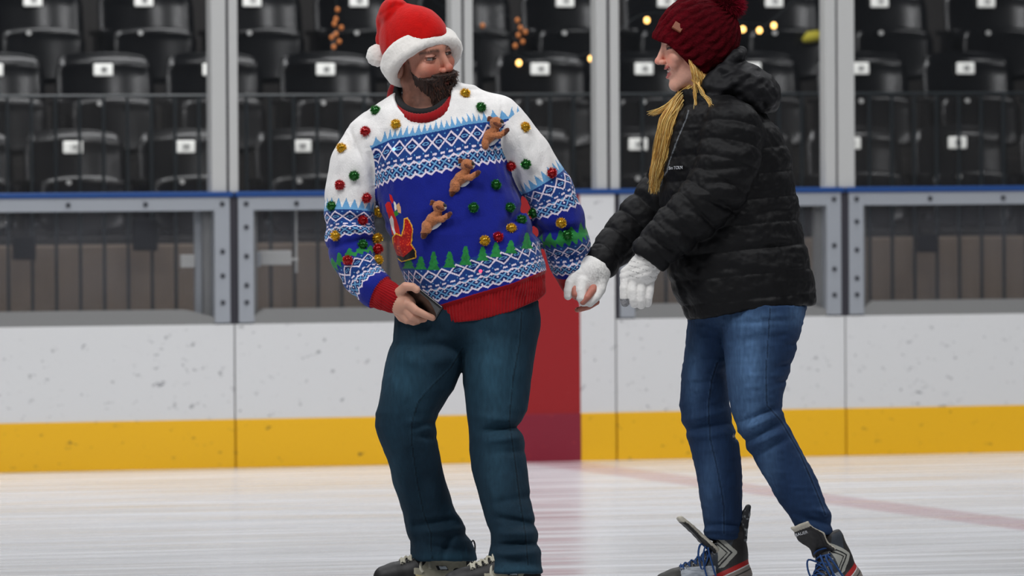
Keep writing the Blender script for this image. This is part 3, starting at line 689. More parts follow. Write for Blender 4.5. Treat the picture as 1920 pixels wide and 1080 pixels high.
def man_skin(P):
    d = head_sdf(hq(P)) * HS
    d = smin(d, seg(P, (800, 140, -8), (800, 235, -2), 44, 47), 12)
    d = smin(d, chain(P, [(815, 270, -8, 70), (850, 380, 0, 80), (880, 500, 0, 80), (880, 590, 0, 70)], 1, 10), 20)
    d = smin(d, chain(P, [(x, y, z, r * .52) for x, y, z, r in ARM_L]), 10); d = smin(d, chain(P, [(x, y, z, r * .52) for x, y, z, r in ARM_R]), 10)
    for T in (LEG_L, LEG_R): d = smin(d, chain(P, [((a + b) / 2, y, z, min((b - a) * .3, 22 if y > 990 else 99)) for y, a, b, z, _ in T]), 10)
    d = smin(d, handL(P), 5); d = smin(d, handR(P), 4)
    d = smin(d, chain(P, [(832, 1030, -56, 18), (836, 1085, -58, 15), (760, 1098, -58, 12)]), 8); d = smin(d, chain(P, [(966, 1050, 138, 18), (966, 1100, 142, 16), (900, 1112, 144, 12)]), 8)
    return d
V, F = nets(man_skin, (595, 5, -125), (1130, 1120, 185), 2.6)
for lim in (1, 2):
    cx = V[F].mean(1); q = hq(cx)
    mk = ((q[:, 2] > -13) & (q[:, 1] > -4) & (cx[:, 0] < 880) & (cx[:, 1] < 225)) | ((cx[:, 1] > 520) & (cx[:, 1] < 612) & (((cx[:, 0] > 735) & (cx[:, 0] < 820) & (cx[:, 2] > 60)) | (cx[:, 0] > 1055)) & (lim < 2))
    V, F = subdivide(V, F, mk)
V = project(man_skin, V, 2, .4)
def beard_mask(q):
    ax = np.abs(q[:, 0]); y = q[:, 1]; z = q[:, 2]
    line = -4.6 + .75 * sstep(2.5, -1, y - 2) * 3.2       # cheek line climbs to the sideburn
    m = sstep(.5, -.6, z - line) * sstep(-1.6, .2, y + .1 * z)
    side = sstep(5.2, 5.8, ax) * sstep(-1.2, -.2, y + 1.2) * sstep(2.6, 1.8, y) * sstep(1.2, .2, z)
    must = sstep(4.4, 3.2, ax) * sstep(6, 6.6, y) * sstep(-3.7, -4.3, z + .0 * ax)
    m = np.maximum(np.maximum(m, side), must)
    mouth = np.exp(-((q[:, 0] / 1.7) ** 2 + ((z + 6.5) / .62) ** 2) ** 2) * (y > 6)
    return m * (1 - mouth)
def man_col(V):
    q = hq(V); c = head_col(q, False, (176, 122, 102), False)
    far = V[:, 1] > 235; c[far] = L(196, 148, 126) * (1 + .06 * noise(V[far], 9))[:, None]
    ax = np.abs(q[:, 0]); stb = beard_mask(q) * sstep(-12.8, -10.8, q[:, 2]) * (.3 + .7 * sstep(-1.5, 2.5, q[:, 1])) * .74 * (1 + .12 * noise(V, 5.)); stb = stb.clip(0, 1)[:, None] * (V[:, 1] < 225)[:, None]; c = c * (1 - stb) + L(58, 36, 28) * stb
    kn = np.zeros(len(V))
    for p in ((766, 570, 104), (762, 582, 98), (780, 582, 108), (772, 594, 102), (760, 537, 112), (1078, 545, -44)): kn += np.exp(-((V - np.array(p)) ** 2).sum(1) / 40)
    c = c * (1 - .25 * kn[:, None].clip(0, 1)) + L(190, 110, 98) * .25 * kn[:, None].clip(0, 1)
    rh = (V[:, 0] > 1050) & (V[:, 1] > 500); c[rh] = L(176, 112, 96) * (1 + .08 * noise(V[rh], 6))[:, None]
    return c
fig_obj('body', V, F, m_skin, man, man_col)

# ---- beard
def man_beard(P):
    q = hq(P); d = head_sdf(q); m = beard_mask(q)
    st = noise(q, (.24, .24, 1.3)) * .22 + noise(q, (.5, .5, 2.2)) * .18
    must = np.exp(-((q[:, 2] + 4.9) / .75) ** 2) * sstep(4.6, 2.0, np.abs(q[:, 0])) * (q[:, 1] > 6)
    chin = smin(ell(q, (0, 5.8, -11.8), (4.9, 3.7, 4.9)), ell(q, (0, 6.6, -8.3), (4.0, 2.7, 2.6)), 1.5)
    fr_ = sstep(7.6, 5.0, np.abs(q[:, 0])) * sstep(.0, 4.5, q[:, 1])
    thick = m * (-.3 + 1.3 * fr_ + .12 * must) - .35 * (1 - m)
    d2 = smin(d - thick, chin - .1 + .9 * (1 - m) * (q[:, 2] > -8.2), .8)
    d2 = smax(d2, -(seg(q, (-1.5, 9.6, -6.45), (1.5, 9.6, -6.45), .55, .55)), .25)
    return (d2 - st) * HS * .8
lo, hi = (735, 95, -60), (885, 245, 95)
def beard_col(V):
    q = hq(V); n = noise(q, (.22, .22, 1.5)); c = np.tile(L(40, 24, 18), (len(V), 1)) * (1 + .55 * n)[:, None].clip(.4, 2)
    w = (sstep(.2, .8, noise(q, (.3, .3, 2.4))) * .5 * np.exp(-(((q[:, 2] + 9) / 3) ** 2)))[:, None]; return c * (1 - w) + L(98, 60, 42) * w
BRD = sdf_obj('beard', man_beard, lo, hi, 1.25, m_hair, man, beard_col)

bl_ = []; bc_ = []
Vb, Fb = nets(man_beard, lo, hi, 3.2); mb = beard_mask(hq(Vb)); qb = hq(Vb)
ids = np.where((mb > .5) & (Vb[:, 2] > -20) & (RNG.random(len(Vb)) < (.12 + .88 * sstep(5.4, 3.4, np.abs(qb[:, 0])))))[0]; ids = RNG.choice(ids, min(1500, len(ids)), replace=False)
h = .8; gb = np.stack([(man_beard(Vb[ids] + np.eye(3)[k] * h) - man_beard(Vb[ids])) / h for k in range(3)], 1); gb /= np.linalg.norm(gb, axis=1)[:, None]
dn = hw(np.array([[0, 2.0, -10.]]))[0] - hw(np.zeros((1, 3)))[0]; dn /= np.linalg.norm(dn)
for i, gnv in zip(ids, gb):
    p = Vb[i] - gnv * 1.5; sd = RNG.normal(size=3) * .35; must = (abs(qb[i][0]) < 4.6) & (-5.6 < qb[i][2] < -3.8) & (qb[i][1] > 6)
    dd = dn + sd + (np.array([np.sign(qb[i][0]) * .9, -.1, 0]) if must else 0); ln = RNG.uniform(4, 10) * (.45 if abs(qb[i][0]) > 4.5 else 1) * (.6 if must else 1)
    bl_.append(([p, p + gnv * 1.6 + dd * ln * .4, p + gnv * 2.2 + dd * ln * .75, p + gnv * 2.0 + dd * ln], [.55, .5, .35, .1])); bc_.append(L(*[(40, 24, 18), (62, 38, 28), (96, 60, 44), (28, 18, 15)][RNG.integers(4)]))
tubes_fig('beard_strands', bl_, m_hair, BRD, 3, bc_)
# ---- collar rings and undershirt
def ring(C, A, B, n=30): return [tuple(np.array(C) + np.cos(t) * np.array(A) + np.sin(t) * np.array(B)) for t in np.linspace(0, 2 * np.pi, n)]
def ring_sdf(pts, r): return lambda P: chain(P, [(*p, r) for p in pts])
COLR = ring((792, 179, -2), (57, -8, 6), (5, 43, 72))
def collar(P):
    q = ring_sdf(COLR, 9.5)(P); a = np.arctan2(P[:, 2] + 8, P[:, 0] - 792); return smax(q, -(ring_sdf(COLR, 3)(P) + 3), 1) - .45 * np.cos(a * 75)
sdf_obj('collar', collar, (715, 140, -90), (870, 245, 75), 1.7, m_rib, man, lambda V: L(138, 14, 20))
sdf_obj('undershirt', lambda P: smin(ring_sdf(ring((793, 174, -4), (49, -6, 4), (4, 37, 63)), 8)(P), ell(P, (795, 222, 0), (52, 24, 62)), 6), (730, 140, -90), (860, 240, 70), 2.2, m_shirt, man)

# ---- sweater
TOR = [(168, 762, 880, -8, 40), (185, 735, 915, -6, 56), (205, 715, 930, -4, 68), (240, 700, 945, 0, 80), (300, 694, 952, 0, 90), (350, 702, 966, 2, 94), (400, 712, 986, 5, 97), (440, 728, 1004, 8, 99), (480, 745, 1018, 8, 98), (520, 757, 1026, 6, 96), (545, 766, 1027, 4, 95), (575, 778, 1022, 2, 93), (612, 788, 1012, 0, 90)]
HEMX = [790, 812, 830, 900, 960, 1010, 1030]; HEMY = [606, 610, 608, 600, 584, 562, 546]
HTX = [780, 800, 827, 900, 960, 1020, 1030]; HTY = [578, 580, 576, 553, 536, 512, 508]
SW_F = [(985, 385, 940, 440, 10, -6), (992, 405, 955, 480, 12, 4), (712, 405, 760, 440, 10, -3), (730, 445, 790, 452, 9, -2.5), (640, 405, 690, 415, 8, -5), (630, 420, 700, 438, 8, 4), (625, 462, 700, 450, 8, -5), (640, 490, 705, 470, 9, 4), (655, 520, 712, 500, 8, -4),
        (1000, 435, 1090, 430, 9, -6), (1005, 452, 1100, 452, 10, 4), (1025, 475, 1100, 480, 8, -6), (1035, 498, 1096, 505, 8, 3), (975, 250, 1000, 330, 9, 3), (955, 290, 985, 370, 8, -3), (1010, 330, 1000, 400, 9, -3), (648, 250, 628, 330, 8, 2.5), (690, 280, 700, 350, 8, -4),
        (760, 260, 800, 470, 26, 2), (905, 300, 930, 470, 26, -2), (830, 500, 860, 590, 12, 2.5), (900, 500, 940, 580, 12, -3), (960, 480, 985, 560, 12, 3), (870, 175, 930, 190, 10, -2), (845, 235, 900, 215, 10, 2), (940, 190, 945, 300, 4, -2.5), (655, 240, 690, 330, 4, -2)]
SANTA = [(735, 445), (742, 437), (752, 441), (756, 428), (757, 410), (764, 408), (771, 418), (775, 430), (772, 458), (780, 470), (781, 484), (753, 492), (743, 484), (736, 464)]
def sw_parts(P):
    t = tube_y(P, TOR, 2.4)
    sh = smin(seg(P, (775, 208, -6), (698, 258, 0), 44, 46), seg(P, (850, 200, -8), (930, 228, -2), 46, 50), 20)
    neck = seg(P, (794, 120, -8), (794, 205, -8), 38, 46)
    t = smin(t, sh, 24)
    t = smax(t, -neck, 8)
    t = smax(t, -ell(P, (792, 172, 40), (54, 53, 105)), 6)
    return t, chain(P, ARM_L, 1, 6), chain(P, ARM_R, 1, 6)
def sweater(P):
    t, a, b = sw_parts(P)
    d = smin(smin(t, a, 9), b, 12)
    d = d - 1.35 * folds(P, SW_F, -30) - 1.6 * noise(P, (34, 34, 34)) - 1.3 * noise(P, (14, 24, 14)) - np.where(np.minimum(0, 0) == 0, 2.2 * np.abs(noise(P, (26, 15, 26))) * (((P[:, 0] < 715) | (P[:, 0] > 985)) & (P[:, 1] > 380)), 0)
    hy = np.interp(P[:, 0], HEMX, HEMY); ty = np.interp(P[:, 0], HTX, HTY)
    tors = t < np.minimum(a, b)
    d = np.where(tors & (P[:, 1] > ty - 4), d + 4 * sstep(-4, 4, P[:, 1] - ty) - .9 * np.cos(np.arctan2((P[:, 0] - 905) / 115, P[:, 2] / 95) * 118) * sstep(0, 5, P[:, 1] - ty), d)
    d = np.where((P[:, 0] > 740) | (P[:, 1] > 590), smax(d, np.where((a < t - 2) | (b < t - 2), -99, P[:, 1] - hy), 4), d)
    # relief of the sleigh patch
    d = d - 2.2 * (inpoly(P[:, 0], P[:, 1], SANTA) & (P[:, 2] > 30))
    # cuff ribs
    q = (P - np.array([722, 553, 74])) @ (np.array([.80, .48, .35])); cu = a < t
    return np.where(cu & (q > -14), d + 4 * sstep(-14, -8, q) - .8 * np.cos(np.arctan2(P[:, 2] - 74, (P[:, 1] - 553) - (P[:, 0] - 722) * .6) * 34), d)
sw_lo, sw_hi = (600, 140, -115), (1125, 618, 125)
V, F = nets(sweater, sw_lo, sw_hi, 2.3); V, F = subdivide(V, F); V = project(sweater, V, 2, .5)
WHT = L(228, 226, 224); BLU = L(18, 30, 128); MID = L(24, 60, 126); NAVY = L(16, 38, 98); LBL = L(104, 160, 204); GRN = L(38, 128, 62); PNK = L(226, 214, 228)
def tri(u, p): return np.abs(((u / p) % 1) - .5) * 2
def motif(u, w, hgt):
    """fair-isle band: big diamonds, dashes, lattice; w runs 0..82 down the band"""
    w = w * 82 / hgt; n = len(u); c = np.tile(MID, (n, 1))
    z = 13.5 * (2 * tri(u, 48) - 1); dist = np.minimum(np.abs(w - 19 - z), np.abs(w - 19 + z))
    inside = (np.abs(w - 19) < np.abs(z)); c[inside] = NAVY
    c[dist < 2.2] = PNK
    cc = np.abs(((u / 24) % 1) - .5) * 24; k = (np.hypot((12 - cc) * .55, (w - 19) * 1.1)); c[(k > 2.0) & (k < 3.5) & inside] = LBL
    dk = ((u / 14) % 1); c[(np.abs(w - 41) < 2.0) & (np.abs(dk - .5) < .26)] = PNK
    c[(np.hypot((((u / 14) % 1) - .02) * 14, w - 36) < 1.6) | (np.hypot((((u / 24) % 1) - .5) * 24, w - 6) < 1.6)] = LBL
    lat = w > 48
    a = (u / 17 + (w - 50) / 17) % 1; b = (u / 17 - (w - 50) / 17) % 1
    la = np.minimum(np.minimum(a, 1 - a), np.minimum(b, 1 - b)) * 17
    edge = 77 - 7 * tri(u + 8.5, 17)
    c[lat & (w < edge)] = NAVY; c[lat & (la < 1.8) & (w < edge)] = LBL
    aa = np.minimum(np.abs(a - .5), 1) ; bb = np.abs(b - .5); c[lat & (aa < .13) & (bb < .13) & (w < edge)] = PNK
    c[lat & (np.abs(w - edge) < 2.2)] = PNK; c[lat & (w > edge + 2.2)] = BLU
    top = 50 + 7 * tri(u, 17); c[(w > 44) & (np.abs(w - top + 3) < 1.9)] = PNK
    return c
TX = [660, 674, 693, 734, 785, 831, 878, 919, 970]; TY = [294, 287, 279, 261, 253, 244, 233, 228, 220]
def sw_col(V):
    t, a, b = sw_parts(V); n = len(V); c = np.tile(WHT, (n, 1)); lab = np.zeros(n, int)
    _, tl, al = chain_param(V, ARM_L); _, tr_, ar = chain_param(V, ARM_R)
    x, y, z = V.T
    T = np.interp(x, TX, TY); Bt = np.interp(x, HTX, HTY); tors = t <= np.minimum(a, b) + 1
    xl = np.interp(y, [r[0] for r in TOR], [r[1] for r in TOR]); xr = np.interp(y, [r[0] for r in TOR], [r[2] for r in TOR]); w_ = (xr - xl) / 2
    u = np.arctan2((x - (xl + xr) / 2) / w_, np.maximum(z, -60) / 90) * w_ * .92
    v = (y - T) / (Bt - T)
    # torso
    m = tors & (v >= 0); c[m] = BLU
    mm = tors & (v >= 0) & (v < .262); c[mm] = motif(u[mm], v[mm] * (Bt - T)[mm], 84.)
    mm = tors & (v >= .77) & (v < .985); c[mm] = motif(u[mm], (v[mm] - .77) * (Bt - T)[mm], 68.)
    fr = tors & (v < 0) & (v > -.1) & (T - y < 4 + 20 * np.abs(1 - tri(u, 11)) ** 1.6 * (.7 + .3 * tri(u, 33))); c[fr] = LBL
    # row of trees above the lower band
    for tx, hh in ((766, 22), (789, 24), (813, 34), (843, 30), (873, 36), (905, 26), (930, 28), (958, 24), (988, 30)):
        by = np.interp(tx, [760, 808, 873, 924, 990], [503, 507, 497, 484, 466]); h = by - y; k = (x - tx); saw = 1 - .35 * ((h / (hh / 3)) % 1)
        g = tors & (z > 0) & (h > 0) & (h < hh) & (np.abs(k) < 11.5 * (1 - h / hh * .8) * saw + 1); c[g] = GRN * (1 + .25 * noise(V[g], 4))[:, None]
    # sleeves
    for prm, ang, A, t0, trng in ((tl, al, a, 146, (146, 202, 208, 236, 252, 314)), (tr_, ar, b, 140, (140, 206, 208, 242, 262, 322))):
        s = (~tors) & (A <= np.minimum(a, b)); uu = ang * 40
        m = s & (prm > t0); c[m] = BLU
        m = s & (prm > trng[0]) & (prm < trng[1]); c[m] = motif(uu[m], prm[m] - trng[0], float(trng[1] - trng[0]))
        m = s & (prm > trng[4]) & (prm < trng[5]); c[m] = motif(uu[m], prm[m] - trng[4], 60.)
        m = s & (prm > trng[3] - 2 + 7 * np.sin(uu * .3)) & (prm < trng[4] - 3 + 4 * np.sin(uu * .55)); c[m] = GRN * .9
        m = s & (prm <= t0) & (t0 - prm < 3 + 20 * (1 - tri(uu, 13))); c[m] = LBL
    # sleigh patch
    fz = tors & (z > 20)
    def P_(poly, col, keep=None):
        m = fz & inpoly(x, y, poly); c[m] = col
    RED = L(196, 22, 22); GOLD = L(240, 180, 40)
    P_([(722, 384), (727, 378), (732, 380), (736, 392), (741, 404), (748, 425), (751, 444), (742, 446), (735, 440), (731, 415), (726, 398)], RED)
    P_([(730, 364), (734, 366), (738, 376), (735, 382), (731, 374)], RED); P_([(723, 386), (725, 380), (731, 378), (734, 384), (732, 396), (725, 398)], RED)
    P_([(738, 377), (742, 380), (744, 392), (740, 396)], L(230, 224, 214)); P_([(743, 385), (748, 380), (752, 392), (752, 400), (746, 398)], L(214, 168, 120))
    P_([(738, 398), (744, 394), (748, 402), (741, 406)], L(50, 130, 40)); P_([(745, 403), (752, 400), (757, 408), (756, 436), (750, 428)], L(18, 40, 130))
    P_([(730, 412), (734, 404), (738, 412), (739, 428), (748, 456), (745, 458), (735, 430)], L(226, 222, 218))
    P_(SANTA, GOLD)
    m = fz & inpoly(x, y, SANTA) & (polydist(x, y, SANTA, True) > 2.0)
    c[m] = np.where((noise(V[m], (2.6, 2.6, 9)) > .42)[:, None], L(235, 80, 30), L(178, 16, 14))
    dk = m & (y > 476 - .45 * (x - 745)) & (y > np.interp(x, [743, 756, 766, 781], [478, 482, 474, 460])); c[dk] = L(16, 10, 12)
    # plain blue back panels
    bk = (z < -34) & ~((x > 1040) & (y > 460)); c[bk] = L(26, 74, 150)
    hem = tors & (v > .985); cuf = (~tors) & (((a < b) & (((V - np.array([722, 553, 74])) @ np.array([.80, .48, .35])) > -12)) | ((b < a) & (tr_ > 326)))
    dr = L(146, 12, 20); c[hem] = dr; c[cuf] = dr
    lab[hem] = 1; lab[cuf & (x < 900)] = 2; lab[cuf & (x >= 900)] = 3
    c *= (1 + .05 * noise(V, (2.2, 2.2, 2.2)) + .04 * noise(V, 11))[:, None]
    return c, lab
col, lab = sw_col(V)
fl_ = lab[F[:, 0]]; objs = {}
SWE = None
for k, nm in ((0, 'sweater'), (1, 'hem'), (2, 'cuff'), (3, 'cuff')):
    v_, f_, c_ = compact(V, F[fl_ == k], col)
    if k == 0: SWE = fig_obj(nm, v_, f_, m_knit, man, c_)
    else: o = fig_obj(nm, v_, f_, m_rib, SWE, c_)

# ---- tinsel pompoms
POM = {'g': (34, 120, 40), 'r': (190, 20, 28), 'y': (226, 178, 30)}
PL = [('y', 872, 175), ('g', 902, 201), ('g', 704, 207), ('y', 742, 233), ('r', 685, 246), ('y', 640, 277), ('g', 664, 329), ('r', 637, 347), ('r', 687, 371), ('g', 622, 386), ('r', 680, 413), ('y', 629, 442), ('g', 680, 459), ('r', 652, 488), ('y', 709, 487), ('y', 708, 447), ('r', 709, 467), ('y', 985, 238), ('r', 958, 311), ('g', 986, 308), ('r', 1035, 324), ('g', 930, 346), ('g', 888, 389), ('g', 956, 389), ('g', 1000, 399), ('g', 978, 412), ('y', 1052, 418), ('y', 959, 428), ('r', 934, 444), ('y', 909, 451), ('g', 1064, 441), ('y', 711, 397)]
for k, x, y in PL:
    z = front_z(sweater, x, y)
    if z is None: z = front_z(sweater, x - 8, y) or 20
    cen = np.array([x, y, z + 4.]); V_ = []; F_ = []; C_ = []
    dirs = RNG.normal(size=(460, 3)); dirs /= np.linalg.norm(dirs, axis=1)[:, None]
    base = L(*POM[k])
    for d in dirs:
        s = np.cross(d, RNG.normal(size=3)); s /= np.linalg.norm(s); r = 11.6 * RNG.uniform(.86, 1.06); nv = len(V_)
        V_ += [cen + d * 1, cen + d * r * .7 + s * .55, cen + d * r, cen + d * r * .7 - s * .55]; F_.append((nv, nv + 1, nv + 2, nv + 3)); C_ += [base * RNG.uniform(.5, 1.7)] * 4
    core, fc = nets(lambda P: ell(P, cen, (8.2, 8.2, 8.2)), cen - 10, cen + 10, 2.4, 4)
    nv = len(V_); V_ = np.concatenate([V_, core]); F_ = np.concatenate([F_, fc + nv]); C_ = np.concatenate([C_, np.tile(base * .6, (len(core), 1))])
    fig_obj('pompom', V_, F_, m_tin, SWE, C_)
m_led = mat('small_light', (120, 170, 255), emis=2.); m_led2 = mat('small_light_pink', (255, 60, 90), emis=2.)
for x, y, mm in ((739, 280, m_led), (901, 508, m_led2)):
    z = front_z(sweater, x, y); o = sdf_obj('small_light', lambda P: ell(P, (x, y, z + .5), (3.4, 3.4, 2)), (x - 5, y - 5, z - 4), (x + 5, y + 5, z + 5), 1., mm, SWE)

# ---- plush reindeer
for hx, hy in ((823, 387), (876, 309), (930, 230)):
    z0 = (front_z(sweater, hx - 6, hy + 20) or 80)
    O = np.array([hx, hy, z0 + 7.])
    def g(P, O=O):
        q = P - O
        head = smin(ell(q, (0, 0, 2), (12, 11, 10)), ell(q, (9, 1, 4), (6, 6, 6)), 4)
        bod = chain(q, [(-2, 13, -1, 8), (-12, 24, -2, 10.5), (-22, 36, -3, 9.5), (-27, 49, -3, 6.5), (-29, 56, -3, 5.5)], 1, 4)
        leg = chain(q, [(-8, 24, 4, 6), (6, 24, 6, 5.5), (16, 18, 6, 5), (21, 14, 6, 4.5)], 1, 3)
        hip = ell(q, (-21, 40, 2), (8, 12, 8))
        d = smin(head, bod, 3); d = smin(d, leg, 1.5); d = smin(d, hip, 1.5)
        d = smin(d, chain(q, [(-5, -7, 0, 2.6), (-13, -9, 1, 3), (-15, -4, 2, 2.4)], 1, 2), 1.2)
        d = smin(d, chain(q, [(-3, 1, 11, 2), (4, 5, 12, 2.6), (8, 5, 11, 2.2)], 1, 1), .8)
        return d - .8 * noise(P, 2.2)
    def gc(V, O=O):
        q = V - O; c = np.tile(L(178, 112, 72), (len(V), 1)) * (1 + .16 * noise(V, 2.))[:, None]
        dk = L(92, 48, 32)
        c[(q[:, 1] > 50) | (q[:, 0] > 16)] = dk
        c[(chain(q, [(-5, -7, 0, 3.4), (-13, -9, 1, 3.6), (-15, -4, 2, 3.2)]) < .6) | (chain(q, [(-3, 1, 11, 2.6), (4, 5, 12, 3.2), (8, 5, 11, 3)]) < .5)] = L(104, 56, 36)
        c[(np.hypot(q[:, 0] - 12, q[:, 1] + 3) < 4.2) & (q[:, 2] > 2) & (q[:, 1] < 1)] = L(14, 10, 10)
        c[(np.abs(q[:, 0] - 13.5) < 3) & (q[:, 1] > 1) & (q[:, 1] < 7)] = L(228, 222, 216)
        return c
    dobj = sdf_obj('reindeer_toy', g, O + np.array([-40, -18, -16]), O + np.array([30, 66, 20]), 1.5, m_plush, SWE, gc)
    b = O + np.array([-6, 36, -4.]); sdf_obj('belly_patch', lambda P: chain(P, [(*(b + [-6, 5, 0]), 3.4), (*(b + [0, 1, 0]), 4.6), (*(b + [8, -4, 0]), 3)]), b - 16, b + 16, 1.6, m_fur, dobj, lambda V: L(226, 226, 230))

# ---- jeans
JL_F = [(818, 792, 770, 802, 7, -5), (820, 805, 760, 790, 9, 4), (822, 822, 780, 818, 6, -3), (868, 655, 790, 640, 10, -4), (866, 668, 800, 680, 12, 3), (740, 640, 820, 655, 9, -3), (735, 660, 800, 690, 12, 3), (770, 985, 850, 975, 7, -5), (780, 1000, 885, 990, 8, 5), (785, 1020, 880, 1035, 8, -4), (840, 955, 880, 990, 8, 4), (850, 1000, 830, 1045, 7, -4), (766, 965, 772, 1015, 8, 4), (706, 780, 735, 860, 14, 3), (780, 850, 800, 960, 12, -3), (745, 870, 770, 980, 10, 3), (720, 700, 760, 760, 20, 3)]
JR_F = [(975, 800, 900, 808, 7, -6), (985, 818, 910, 828, 8, 5), (975, 790, 885, 780, 9, 3), (990, 845, 920, 850, 8, -3), (1008, 985, 930, 970, 7, -6), (1010, 1000, 925, 1000, 8, 5), (1012, 1020, 930, 1022, 6, -7), (1014, 1036, 925, 1040, 8, 5), (925, 1045, 1015, 1062, 7, -3), (915, 900, 935, 975, 10, 3), (970, 860, 985, 960, 10, -3), (880, 610, 960, 640, 14, -2), (895, 640, 905, 760, 22, 3), (965, 620, 955, 770, 14, -2.5), (1000, 930, 920, 945, 8, -3)]
def jeans(P):
    a = tube_y(P, LEG_L, 2.1) - 1.4 * folds(P, JL_F, -120) ; b = tube_y(P, LEG_R, 2.1) - 1.4 * folds(P, JR_F, -60)
    pel = ell(P, (884, 600, 0), (128, 62, 84))
    d = smin(smin(a, b, 5), pel, 16)
    cr = np.exp(-(polydist(P[:, 0], P[:, 1], SEAM_L) / 2.) ** 2) * .9 * (P[:, 2] > -20) + np.exp(-(polydist(P[:, 0], P[:, 1], SEAM_R) / 2.) ** 2) * .9
    return d - cr - 1.8 * noise(P, (30, 55, 30)) - 1. * noise(P, (13, 26, 13)) - .25 * noise(P, (3, 12, 3))
SEAM_L = [(868, 652), (845, 690), (812, 722), (785, 752), (773, 790), (772, 830), (782, 900), (795, 965), (808, 1000), (810, 1048)]
SEAM_R = [(978, 585), (975, 640), (962, 710), (955, 790), (965, 860), (975, 940), (985, 1000), (990, 1060)]
def jeans_col(dark, lite, seams, fade_highlights):
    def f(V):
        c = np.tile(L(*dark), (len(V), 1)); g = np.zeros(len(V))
        for x, y, rx, ry, a in fade_highlights: g += a * np.exp(-((V[:, 0] - x) / rx) ** 2 - ((V[:, 1] - y) / ry) ** 2)  # lighter patches: worn fading and painted thigh highlights
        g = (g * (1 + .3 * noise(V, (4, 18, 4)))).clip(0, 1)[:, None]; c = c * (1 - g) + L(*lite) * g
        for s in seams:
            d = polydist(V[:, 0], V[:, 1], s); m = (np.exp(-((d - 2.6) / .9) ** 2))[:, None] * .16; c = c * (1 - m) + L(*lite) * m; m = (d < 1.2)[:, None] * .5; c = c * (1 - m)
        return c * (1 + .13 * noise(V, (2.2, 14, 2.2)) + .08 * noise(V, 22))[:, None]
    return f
V, F = nets(jeans, (690, 530, -135), (1045, 1095, 220), 2.6); V = project(jeans, V, 1)
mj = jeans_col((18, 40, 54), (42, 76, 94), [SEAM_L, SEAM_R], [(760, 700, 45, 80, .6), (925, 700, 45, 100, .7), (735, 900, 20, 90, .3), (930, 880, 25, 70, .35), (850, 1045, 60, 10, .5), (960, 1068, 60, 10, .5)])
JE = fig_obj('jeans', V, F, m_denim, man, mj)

# ---- santa hat
def band(P):
    nrm = np.cross([59, -40, 6], [-14, -27, 54]).astype(float); nrm /= np.linalg.norm(nrm)
    nrm *= -1 if nrm[1] > 0 else 1
    q = P - np.array([791, 108, 2]); h = q @ nrm; A = np.array([52, -37, 6.]); B = np.array([-14, -27, 54.])
    u = (q @ A) / (A @ A); v = (q @ B) / (B @ B); r = (np.sqrt(u * u + v * v) - 1) * 60
    return np.hypot(np.maximum(np.abs(h - 2) - 10, 0), r / 1.0) - 11.5 - .9 * noise(P, 12) - .45 * noise(P, 3.)
sdf_hat = lambda P: smin(smin(smin(ell((P - np.array([779, 76, -2])) @ rotm('z', -30), (0, 0, 0), (58, 56, 56)), seg(P, (772, 56, -6), (742, 26, -12), 52, 29), 12), chain(P, [(736, 22, -14, 24), (728, 40, -34, 22), (722, 75, -44, 16), (716, 100, -48, 8)], 1, 8), 8), seg(P, (792, 66, 0), (800, 64, 0), 40, 38), 8) \
    - 3.5 * np.exp(-(polydist(P[:, 0], P[:, 1], [(730, 5), (722, 40), (724, 90)]) / 6) ** 2) + 3 * np.exp(-(polydist(P[:, 0], P[:, 1], [(742, 8), (732, 50), (732, 95)]) / 5) ** 2) - 1.2 * noise(P, 16) + 2 * np.exp(-(polydist(P[:, 0], P[:, 1], [(715, 28), (738, 12), (760, 10)]) / 4) ** 2)
def hat_red(P):
    nrm = np.cross([59, -40, 6], [-14, -27, 54]).astype(float); nrm /= np.linalg.norm(nrm); nrm *= -1 if nrm[1] > 0 else 1
    return smax(smin(sdf_hat(P), head_sdf(hq(P)) * HS - 4.5, 6), -((P - np.array([791, 108, 2])) @ nrm) - 9, 5)
HT = sdf_obj('santa_hat', hat_red, (690, -20, -90), (870, 170, 80), 2.0, m_felt, man, lambda V: np.tile(L(180, 14, 12), (len(V), 1)) * (1 + .1 * noise(V, 7))[:, None])
sdf_obj('hat_band', band, (705, 20, -80), (885, 185, 85), 1.8, m_fur, HT, lambda V: L(226, 222, 216))
sdf_obj('hat_pompom', lambda P: ell(P, (708, 104, -40), (21, 21, 21)) - 1. * noise(P, 5) - .8 * noise(P, 2.5), (680, 76, -70), (736, 132, -12), 1.6, m_fur, HT, lambda V: L(228, 224, 218))

# ---- phone in his hand
gp = W([(800, 568, 98)])[0]
ph = empty('phone', tuple(gp), 'black phone held in the bare hand of the man at his sweater hem', 'phone')
def box_sdf(P, c, A, h, r):
    q = np.abs((P - np.array(c, float)) @ A.T) - np.array(h) + r; return np.sqrt((np.maximum(q, 0) ** 2).sum(1)) + np.minimum(q.max(1), 0) - r
ua = np.array([.76, .62, .18]); ua /= np.linalg.norm(ua); va = np.array([.42, -.62, .66]); va -= ua * (va @ ua); va /= np.linalg.norm(va); na = np.cross(ua, va); PA = np.stack([ua, va, na])
sdf_obj('phone_case', lambda P: box_sdf(P, (795, 566, 100), PA, (38, 19, 3.4), 3), (740, 510, 50), (850, 625, 150), 1.3, mat('phone_black', (14, 14, 16), .25, coat=.4), ph)
sdf_obj('screen', lambda P: box_sdf(P, np.array([795, 566, 100]) + na * 3.0 * (1 if na[2] > 0 else -1), PA, (35.5, 16.5, .9), .8), (740, 510, 50), (850, 625, 150), .9, mat('screen_black', (6, 6, 8), .08, coat=1), ph)
